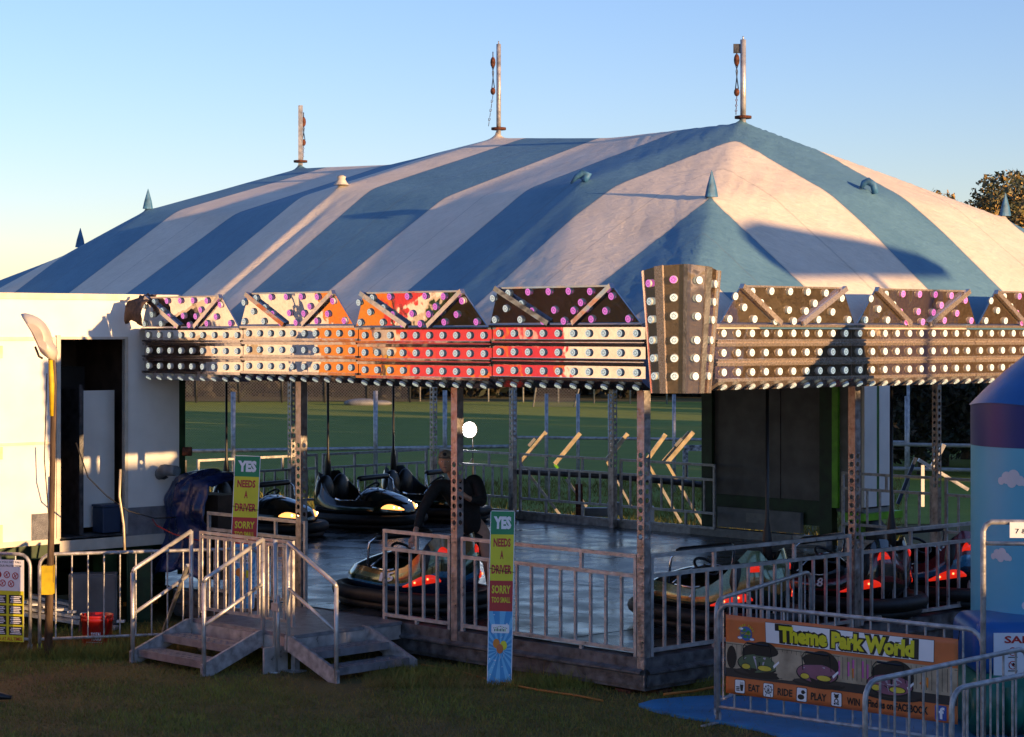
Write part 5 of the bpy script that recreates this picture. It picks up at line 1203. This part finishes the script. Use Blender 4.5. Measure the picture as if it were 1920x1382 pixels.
# ------------------------------------------------------------------ ground
def ground_mat(name, c1, c2, c3, dirt):
    m = bpy.data.materials.new(name); m.use_nodes = True; nt = m.node_tree; N = nt.nodes; L = nt.links; b = N['Principled BSDF']; b.inputs['Roughness'].default_value = .9
    g = N.new('ShaderNodeNewGeometry'); n1 = N.new('ShaderNodeTexNoise'); n1.inputs['Scale'].default_value = .8; n1.inputs['Detail'].default_value = 10; n1.inputs['Roughness'].default_value = .7; L.new(g.outputs['Position'], n1.inputs[0])
    n2 = N.new('ShaderNodeTexNoise'); n2.inputs['Scale'].default_value = 30; n2.inputs['Detail'].default_value = 6; L.new(g.outputs['Position'], n2.inputs[0])
    r = N.new('ShaderNodeValToRGB'); e = r.color_ramp.elements; e[0].position = .36; e[0].color = (*c1,1); e[1].position = .66; e[1].color = (*c3,1); q = e.new(.5); q.color = (*c2,1)
    ad = N.new('ShaderNodeMath'); ad.operation = 'MULTIPLY_ADD'; ad.inputs[1].default_value = .35; ml = N.new('ShaderNodeMath'); ml.operation = 'MULTIPLY'; ml.inputs[1].default_value = .65
    L.new(n1.outputs[0], ml.inputs[0]); L.new(n2.outputs[0], ad.inputs[0]); L.new(ml.outputs[0], ad.inputs[2]); L.new(ad.outputs[0], r.inputs[0]); L.new(r.outputs[0], b.inputs['Base Color'])
    bp = N.new('ShaderNodeBump'); bp.inputs['Strength'].default_value = .8; bp.inputs['Distance'].default_value = .05; L.new(n2.outputs[0], bp.inputs['Height']); L.new(bp.outputs[0], b.inputs['Normal']); return m
mb = MB(); S = 1200
mb.add([(-S,-300,0),(S,-300,0),(S,S,0),(-S,S,0)], [(0,1,2,3)]); o = mb.build('ground', ground_mat('turf_soil', (.115,.072,.024),(.115,.092,.019),(.15,.135,.024), 1)); o['kind'] = 'structure'
mb = MB(); mb.add([(-150,37,.012),(150,37,.012),(150,103,.012),(-150,103,.012)], [(0,1,2,3)]); o = mb.build('playing_field', ground_mat('field_grass', (.16,.20,.013),(.19,.235,.015),(.23,.275,.02), 0)); o['kind'] = 'structure'
# grass blades
def grass(name, n, x0, x1, y0, y1, h0, h1, wd, cols, lab, seed):
    rg = np.random.default_rng(seed); X_ = rg.uniform(0,1,n); Y_ = y0+(y1-y0)*rg.uniform(0,1,n)**1.1; X_ = (x0+(x1-x0)*X_)*Y_/y1
    pn = np.array([noise.noise((float(x)*.9, float(y)*.9, 3.0)) for x, y in zip(X_, Y_)])
    keep = (pn > -.35+rg.uniform(-.25,.35,n)); X_, Y_, pn = X_[keep], Y_[keep], pn[keep]; n = len(X_)
    h = rg.uniform(h0,h1,n)*(1+.9*pn)*np.where(rg.uniform(0,1,n)<.04, 2.0, 1); a = rg.uniform(0,2*PI,n); lx = rg.normal(0,.45,n)*h; ly = rg.normal(0,.45,n)*h; w = wd*rg.uniform(.6,1.3,n)
    v = np.zeros((n,3,3)); v[:,0] = np.c_[X_-w*np.cos(a),Y_-w*np.sin(a),np.zeros(n)]; v[:,1] = np.c_[X_+w*np.cos(a),Y_+w*np.sin(a),np.zeros(n)]; v[:,2] = np.c_[X_+lx,Y_+ly,h]
    me = bpy.data.meshes.new(name); me.vertices.add(3*n); me.vertices.foreach_set('co', v.ravel()); me.loops.add(3*n); me.loops.foreach_set('vertex_index', np.arange(3*n)); me.polygons.add(n)
    me.polygons.foreach_set('loop_start', np.arange(0,3*n,3)); me.polygons.foreach_set('loop_total', np.full(n,3)); 
    for c in cols: me.materials.append(c)
    k = np.clip(((pn+.5)*len(cols)+rg.normal(0,.8,n)).astype(int), 0, len(cols)-1); me.polygons.foreach_set('material_index', k); me.update(); me.validate()
    o = bpy.data.objects.new(name, me); COL.objects.link(o); o['kind'] = 'stuff'; tag(o, lab, 'grass'); return o
gm = [mat('dry_grass', (.28,.17,.045), .8, 0, .2, 3), mat('olive_grass', (.26,.185,.036), .8, 0, .2, 3), mat('green_grass', (.18,.165,.026), .8, 0, .2, 3), mat('fresh_grass', (.24,.235,.036), .8, 0, .2, 3)]
grass('grass', 190000, -6.8, 6.8, 15.6, 24.5, .015, .042, .0048, gm, 'short worn grass in front of the ride', 3)
grass('grass', 50000, -9, 9, 30, 48, .05, .14, .012, [gm[1], gm[2], gm[3]], 'longer grass behind the ride', 4)
grass('grass', 26000, -6.2, -2.2, 21.6, 22.9, .05, .13, .005, gm, 'longer tufts of grass along the foot of the left crowd barriers', 9)
grass('grass', 12000, -1.5, 2.4, 19.9, 20.9, .04, .10, .005, gm, 'longer tufts of grass under the front deck edge', 10)
# ------------------------------------------------------------------ oval fence and far fences
def wire_mat(name, sc_, dens, col):
    m = bpy.data.materials.new(name); m.use_nodes = True; nt = m.node_tree; N = nt.nodes; L = nt.links; b = N['Principled BSDF']; b.inputs['Base Color'].default_value = (*col,1); b.inputs['Metallic'].default_value = .6; b.inputs['Roughness'].default_value = .5
    tc = N.new('ShaderNodeTexCoord'); outs = []
    for rot in (45, -45):
        mp = N.new('ShaderNodeMapping'); mp.inputs['Rotation'].default_value = (0,R(rot),0); L.new(tc.outputs['Object'], mp.inputs[0]); w = N.new('ShaderNodeTexWave'); w.inputs['Scale'].default_value = sc_; w.bands_direction = 'X'; L.new(mp.outputs[0], w.inputs[0])
        g = N.new('ShaderNodeMath'); g.operation = 'GREATER_THAN'; g.inputs[1].default_value = dens; L.new(w.outputs['Fac'], g.inputs[0]); outs.append(g)
    mx = N.new('ShaderNodeMath'); mx.operation = 'MAXIMUM'; L.new(outs[0].outputs[0], mx.inputs[0]); L.new(outs[1].outputs[0], mx.inputs[1]); L.new(mx.outputs[0], b.inputs['Alpha']); return m
M['wire'] = wire_mat('chain_link_wire', 8, .993, (.07,.075,.06)); M['wire2'] = wire_mat('far_chain_link', 3.0, .93, (.16,.15,.16))
def fence(name, p, q, h, n, zr, lab, pr=.03, wire='wire', wz=None, fm='galv', posth=None):
    p = Vector((*p,0)); q = Vector((*q,0)); d = q-p; L_ = d.length; t = thing(name, lab, 'fence', p, math.atan2(d.y,d.x))
    for k in range(n+1):
        mb = MB(); x = L_*k/n; mb.tube([(x,0,0),(x,0,posth or h)], pr, 8); mb.build('fence_post', M[fm], t)
    for z in zr:
        mb = MB(); mb.tube([(0,0,z),(L_,0,z)], pr*.8, 8); mb.build('top_rail', M[fm], t)
    if wire:
        mb = MB(); a, b = wz or (.05, h); mb.add([(0,.03,a),(L_,.03,a),(L_,.03,b),(0,.03,b)], [(0,1,2,3)]); mb.build('wire_mesh', M[wire], t)
    return t
Yf = 45; 
fence('oval_fence', (at(300,0,Yf-1).x,Yf-1), (at(962,0,Yf+1).x,Yf+1), 2.15, 5, (.90,), 'low pipe rail fence with chain link mesh at left, between the ride and the field', .05, 'wire', (.05,2.05))
fence('oval_fence', (at(966,0,Yf).x,Yf), (at(1700,0,Yf-2).x,Yf-2), 2.1, 12, (1.15,), 'pipe rail fence with slim grey posts at right, between the ride and the field', .04, None)
far = thing
fence('boundary_fence', (-30,101), (-5,102), 2.9, 12, (2.85,2.0), 'tall framed fence before the dark trees across the field, at left', .05, 'wire2', (.1,2.8), 'darksteel')
fence('boundary_fence', (-4.6,104), (28,92), 3.6, 19, (1.6,), 'far boundary fence of tall thin posts with one white rail, across the field', .045, None, None, 'galv')
# low fence and rail at the right background
fence('paddock_fence', (5.2,44), (14,41), 1.15, 5, (1.1,.6), 'pale wooden rail fence at the right, behind the masts of the right hand cars', .05, None, None, 'conc')
g = at(1703,0,46); mb = MB(); mb.tube([(0,0,0),(0,0,2.3)], .035, 8); o = mb.build('fence_pole', M['galv']); o.location = (g.x,46,0); tag(o, 'single thin grey pole in front of the dark bushes at right', 'pole')
mb = MB(); vv = []
for i in range(13):
    for j in range(7): u, v = i/12, j/6; vv.append((u*1.6, .0, .5*math.sin(PI*u)*math.sin(PI*v*.5)+.12*noise.noise((u*5, v*4, 1))))
    
o = MB(); o.ball((0,0,.12),.9,.5,.22, n=14, m=8); o.ball((.8,.1,.1),.6,.4,.15, n=12, m=6); o = o.build('field_cover', M['grey']); o.location = (at(680,0,98).x,98,0); tag(o, 'crumpled pale cover lying at the far edge of the field', 'cover')
t = thing('sports_net', 'slumped grey training net frame near the far fence', 'net', (at(1040,0,96).x,96,0)); mb = MB(); mb.tube([(-1,0,0),(-.7,0,1.9),(1.4,0,1.9),(.9,0,0)], .05, 6); mb.build('frame', M['galv'], t); mb = MB(); mb.add([(-1,0,0),(-.7,0,1.9),(1.4,0,1.9),(.9,0,0)], [(0,1,2,3)]); mb.build('netting', M['wire2'], t)
# ------------------------------------------------------------------ trees
def leafcloud(name, blobs, n, size, mats, parent, seed, flat=.6):
    rg = np.random.default_rng(seed); V = []; wts = np.array([b[3]*b[4]*b[5] for b in blobs]); wts = wts/wts.sum(); cnt = rg.multinomial(n, wts); mi = []
    for b, c in zip(blobs, cnt):
        d = rg.normal(0,1,(c,3)); d /= np.linalg.norm(d,axis=1)[:,None]; r = rg.uniform(.25,1,c)**.45
        V.append(np.c_[b[0]+d[:,0]*b[3]*r, b[1]+d[:,1]*b[4]*r, b[2]+d[:,2]*b[5]*r]); mi.append(np.full(c, rg.integers(0,len(mats)))*(rg.uniform(0,1,c)<.5)+rg.integers(0,len(mats),c)*1)
    C = np.concatenate(V); mi = np.minimum(np.concatenate(mi), len(mats)-1); n = len(C)
    a = rg.normal(0,1,(n,3)); a /= np.linalg.norm(a,axis=1)[:,None]; b = np.cross(a, rg.normal(0,1,(n,3))); b /= np.linalg.norm(b,axis=1)[:,None]; s = size*rg.uniform(.5,1.4,n)[:,None]
    v = np.stack([C-a*s, C+b*s*.45, C+a*s, C-b*s*.45], 1)
    me = bpy.data.meshes.new(name); me.vertices.add(4*n); me.vertices.foreach_set('co', v.ravel()); me.loops.add(4*n); me.loops.foreach_set('vertex_index', np.arange(4*n)); me.polygons.add(n)
    me.polygons.foreach_set('loop_start', np.arange(0,4*n,4)); me.polygons.foreach_set('loop_total', np.full(n,4))
    for m_ in mats: me.materials.append(m_)
    me.polygons.foreach_set('material_index', mi.astype(np.int32)); me.update(); me.validate()
    o = bpy.data.objects.new(name, me); COL.objects.link(o); o.parent = parent; return o
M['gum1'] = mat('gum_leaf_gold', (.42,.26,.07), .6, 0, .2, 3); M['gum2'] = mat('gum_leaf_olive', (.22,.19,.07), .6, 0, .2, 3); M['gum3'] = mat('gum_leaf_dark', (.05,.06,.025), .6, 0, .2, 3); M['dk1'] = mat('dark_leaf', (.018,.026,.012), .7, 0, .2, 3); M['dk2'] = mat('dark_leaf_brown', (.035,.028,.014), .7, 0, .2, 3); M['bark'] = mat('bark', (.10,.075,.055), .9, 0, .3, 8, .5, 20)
def tree(x, y, h, w, nl, size, lab, seed, mats, grp, low=.35, nb_=14, cat='tree'):
    rg = random.Random(seed); t = thing('tree', lab, cat, (x,y,0), 0, grp); mb = MB(); top = Vector((rg.uniform(-.3,.3),0,h*.62))
    mb.tube([(0,0,-.2),(.08,0,h*.2),Vector(top)*.6,top], [.035*h,.026*h,.018*h,.008*h], 10); blobs = []
    for k in range(nb_):
        a = rg.uniform(0,2*PI); f = rg.uniform(.25,1); z = h*(low+(1-low)*rg.uniform(.1,.88)); rr = w*.5*f*math.sqrt(max(.15,1-((z/h-low-.35*(1-low))/(1-low))**2*1.6)); c = Vector((math.cos(a)*rr, math.sin(a)*rr, z))
        s = w*rg.uniform(.11,.2); blobs.append((c.x,c.y,c.z,s*1.15,s*1.15,s*.8)); st = Vector((0,0,min(z*.75,h*.55))); mb.tube([st, st.lerp(c,.55)+Vector((0,0,-.03*h)), c], [.012*h,.007*h,.003*h], 6)
    mb.build('trunk', M['bark'], t); leafcloud('crown', blobs, nl, size, mats, t, seed); return t
gum = [M['gum1'],M['gum2'],M['gum1'],M['gum3']]
tree(at(1868,0,62).x+.0,62, 8.2, 7.0, 20000, .085, 'tallest gum tree with a golden crown on the right skyline', 11, gum, 'gum trees beyond the tent', .45, 26)
tree(at(1802,0,64).x,64, 8.4, 5.0, 12000, .085, 'lower gum tree at the left end of the golden clump on the skyline', 12, gum, 'gum trees beyond the tent', .4, 20)
tree(at(1925,0,66).x,66, 8.2, 4.6, 10000, .085, 'gum tree cut by the right edge of the photo', 17, gum, 'gum trees beyond the tent', .4, 20)
tree(at(1925,0,58).x,58, 5.8, 3.4, 6000, .08, 'dark low gum under the golden crowns at the right edge', 18, [M['gum3'],M['dk1']], 'gum trees beyond the tent', .3, 14)
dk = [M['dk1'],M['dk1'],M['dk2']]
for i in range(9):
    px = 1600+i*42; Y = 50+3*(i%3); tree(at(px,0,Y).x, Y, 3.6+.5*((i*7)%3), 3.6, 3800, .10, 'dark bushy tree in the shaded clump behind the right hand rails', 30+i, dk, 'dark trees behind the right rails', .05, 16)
# far tree belt: one mass
blobs = []; rg = random.Random(3)
for i in range(150):
    x = -42+i*.62+rg.uniform(-.5,.5); y = 112+rg.uniform(-4,6); h = rg.uniform(4.5,6.6); blobs.append((x,y,h*.4,2.2,1.6,h*.42)); blobs.append((x+rg.uniform(-1,1),y+1,h*.75,1.5,1.2,h*.22))
fw = leafcloud('far_woodland', blobs, 90000, .30, dk, None, 77); tag(fw, 'dark belt of trees on the far side of the field', 'woodland'); fw['kind'] = 'stuff'
mb = MB(); mb.add([(-70,119,0),(70,119,0),(70,126,5.4),(-70,126,5.4)], [(0,1,2,3)]); o = mb.build('terrain_bank', M['dk1']); o['kind'] = 'structure'
# off to the right, outside the frame: things that shade the ride
SX = Vector((.79,-.613,0)); NX = Vector((.613,.79,0))
def uw(u, w): return SX*u+NX*w
rzv = math.atan2(NX.y, NX.x)
def van(u, w0, w1, H, lab):  # unseen van bodies, invented to block the low sun from ride and grass
    p = uw(u, w0); t = thing('shade_van', lab, 'van', (p.x,p.y,0), rzv, 'added shade vans to the right of the ride'); L_ = w1-w0
    mb = MB(); mb.box(0,L_,0.02,2.2,.08,H); mb.build('body', M['cream'], t); mb = MB(); mb.box(L_*.25,L_*.75,.0,.018,1.2,min(2.0,H-.2)); mb.build('hatch', M['dark'], t)
    for x in (.6, L_-.6):
        mb = MB(); mb.tube([(x,.05,.35),(x,.3,.35)], .35, 18); mb.build('wheel', M['rubber'], t)
van(6.0, 5.0, 10.4, 2.5, 'low cream van added for shade, outside the picture, farthest forward'); van(6.0, 10.41, 15.75, 2.62, 'low cream van added for shade, outside the picture, in the middle'); van(6.0, 15.76, 27.4, 4.30, 'tall cream truck body added for shade, outside the picture')
t = thing('shadow_board', 'added round topped billboard standing high on one post, outside the picture to the right', 'shadow_board', uw(6, 18.0), rzv)  # unseen board, outline shaped to drop the curved shadow on the tent
mb = MB(); pts = [(0.0,5.95),(.03,6.2),(.2,6.36),(.5,6.42),(1.1,6.30),(1.7,6.20),(2.1,6.12),(2.5,6.02),(2.7,5.85),(2.6,5.74),(.1,5.74)]; mb.prism(pts, 0, .12); mb.build('panel', M['skyprint'], t); mb = MB(); mb.tube([(1.3,.06,0),(1.3,.06,5.9)], .05, 10); mb.build('post', M['galv'], t)
for i in range(11):
    w_ = 34+i*6.6+(3 if i > 5 else 0); p = uw(26+3*(i%2), w_); tree(p.x, p.y, 9.5+1.5*((i*5)%3), 7.4, 5000, .34, 'tall dark tree in the row to the right of the field, outside the picture', 60+i, dk, 'tree row right of the field', .06, 22)
for i in range(7):
    p = Vector((22+i*3.2, 24+i*3.4, 0)); tree(p.x+8, p.y-4, 6.5+((i*3)%4)*.6, 5.5, 3500, .26, 'dark tree added beyond the inflatable to darken the right boards, outside the picture', 90+i, dk, 'added tree row beyond the inflatable', .03, 18)  # unseen row, put in for its dark reflection in the right boards
t = thing('mirrored_truck', 'added truck with blue, brown and maroon doors mirrored in the right boards, outside the picture', 'truck', (12.0,21.4,0), R(90))  # unseen, invented to put colour into the right boards' reflections
mb = MB(); mb.box(0,3.2,-2.2,0,.9,3.7); mb.build('body', M['cream'], t)
for k, (c_, nm) in enumerate((((.03,.09,.26),'blue'),((.22,.10,.03),'brown'),((.20,.035,.03),'maroon'),((.42,.26,.12),'tan'))):
    mb = MB(); mb.box(.02+k*.79,.78+k*.79,.001,.03,1.0,3.6); mb.build('door', mat(nm+'_door_paint', c_, .4), t)
for x in (.6, 2.6):
    mb = MB(); mb.tube([(x,-.1,.5),(x,-.4,.5)], .5, 20); mb.build('wheel', M['rubber'], t)
# ------------------------------------------------------------------ light and camera
EL = R(6.2); AZ = math.atan2(SX.x, SX.y)
w = bpy.data.worlds.new('World'); scene.world = w; w.use_nodes = True; nt = w.node_tree; sky = nt.nodes.new('ShaderNodeTexSky'); sky.sky_type = 'NISHITA'; sky.sun_disc = False
sky.sun_elevation = R(6.2); sky.sun_rotation = AZ; sky.altitude = 0; sky.air_density = 1.0; sky.dust_density = 0; sky.ozone_density = 3.0
tn = nt.nodes.new('ShaderNodeMixRGB'); tn.blend_type = 'MULTIPLY'; tn.inputs[0].default_value = 1; tn.inputs[2].default_value = (1.0,.835,1.0,1)
nt.links.new(sky.outputs[0], tn.inputs[1]); nt.links.new(tn.outputs[0], nt.nodes['Background'].inputs[0]); nt.nodes['Background'].inputs[1].default_value = .15
sl = bpy.data.lights.new('sun', 'SUN'); sl.energy = 4.2; sl.angle = R(.5); sl.color = (1.0,.61,.27); so = bpy.data.objects.new('sun', sl); COL.objects.link(so)
sd = Vector((SX.x*math.cos(EL), SX.y*math.cos(EL), math.sin(EL))); so.rotation_mode = 'QUATERNION'; so.rotation_quaternion = sd.to_track_quat('Z', 'Y'); so.location = sd*30
cam = bpy.data.cameras.new('camera'); cam.sensor_width = 36; cam.lens = F/1920*36; cam.shift_y = -(691-HZ)/1920; cam.clip_end = 3000; cam.clip_start = .1
co = bpy.data.objects.new('camera', cam); COL.objects.link(co); co.location = (0,0,HC); co.rotation_euler = (R(90),0,0); scene.camera = co
scene.view_settings.view_transform = 'Standard'; scene.view_settings.look = 'None'; scene.view_settings.exposure = 1.08; scene.view_settings.gamma = 1
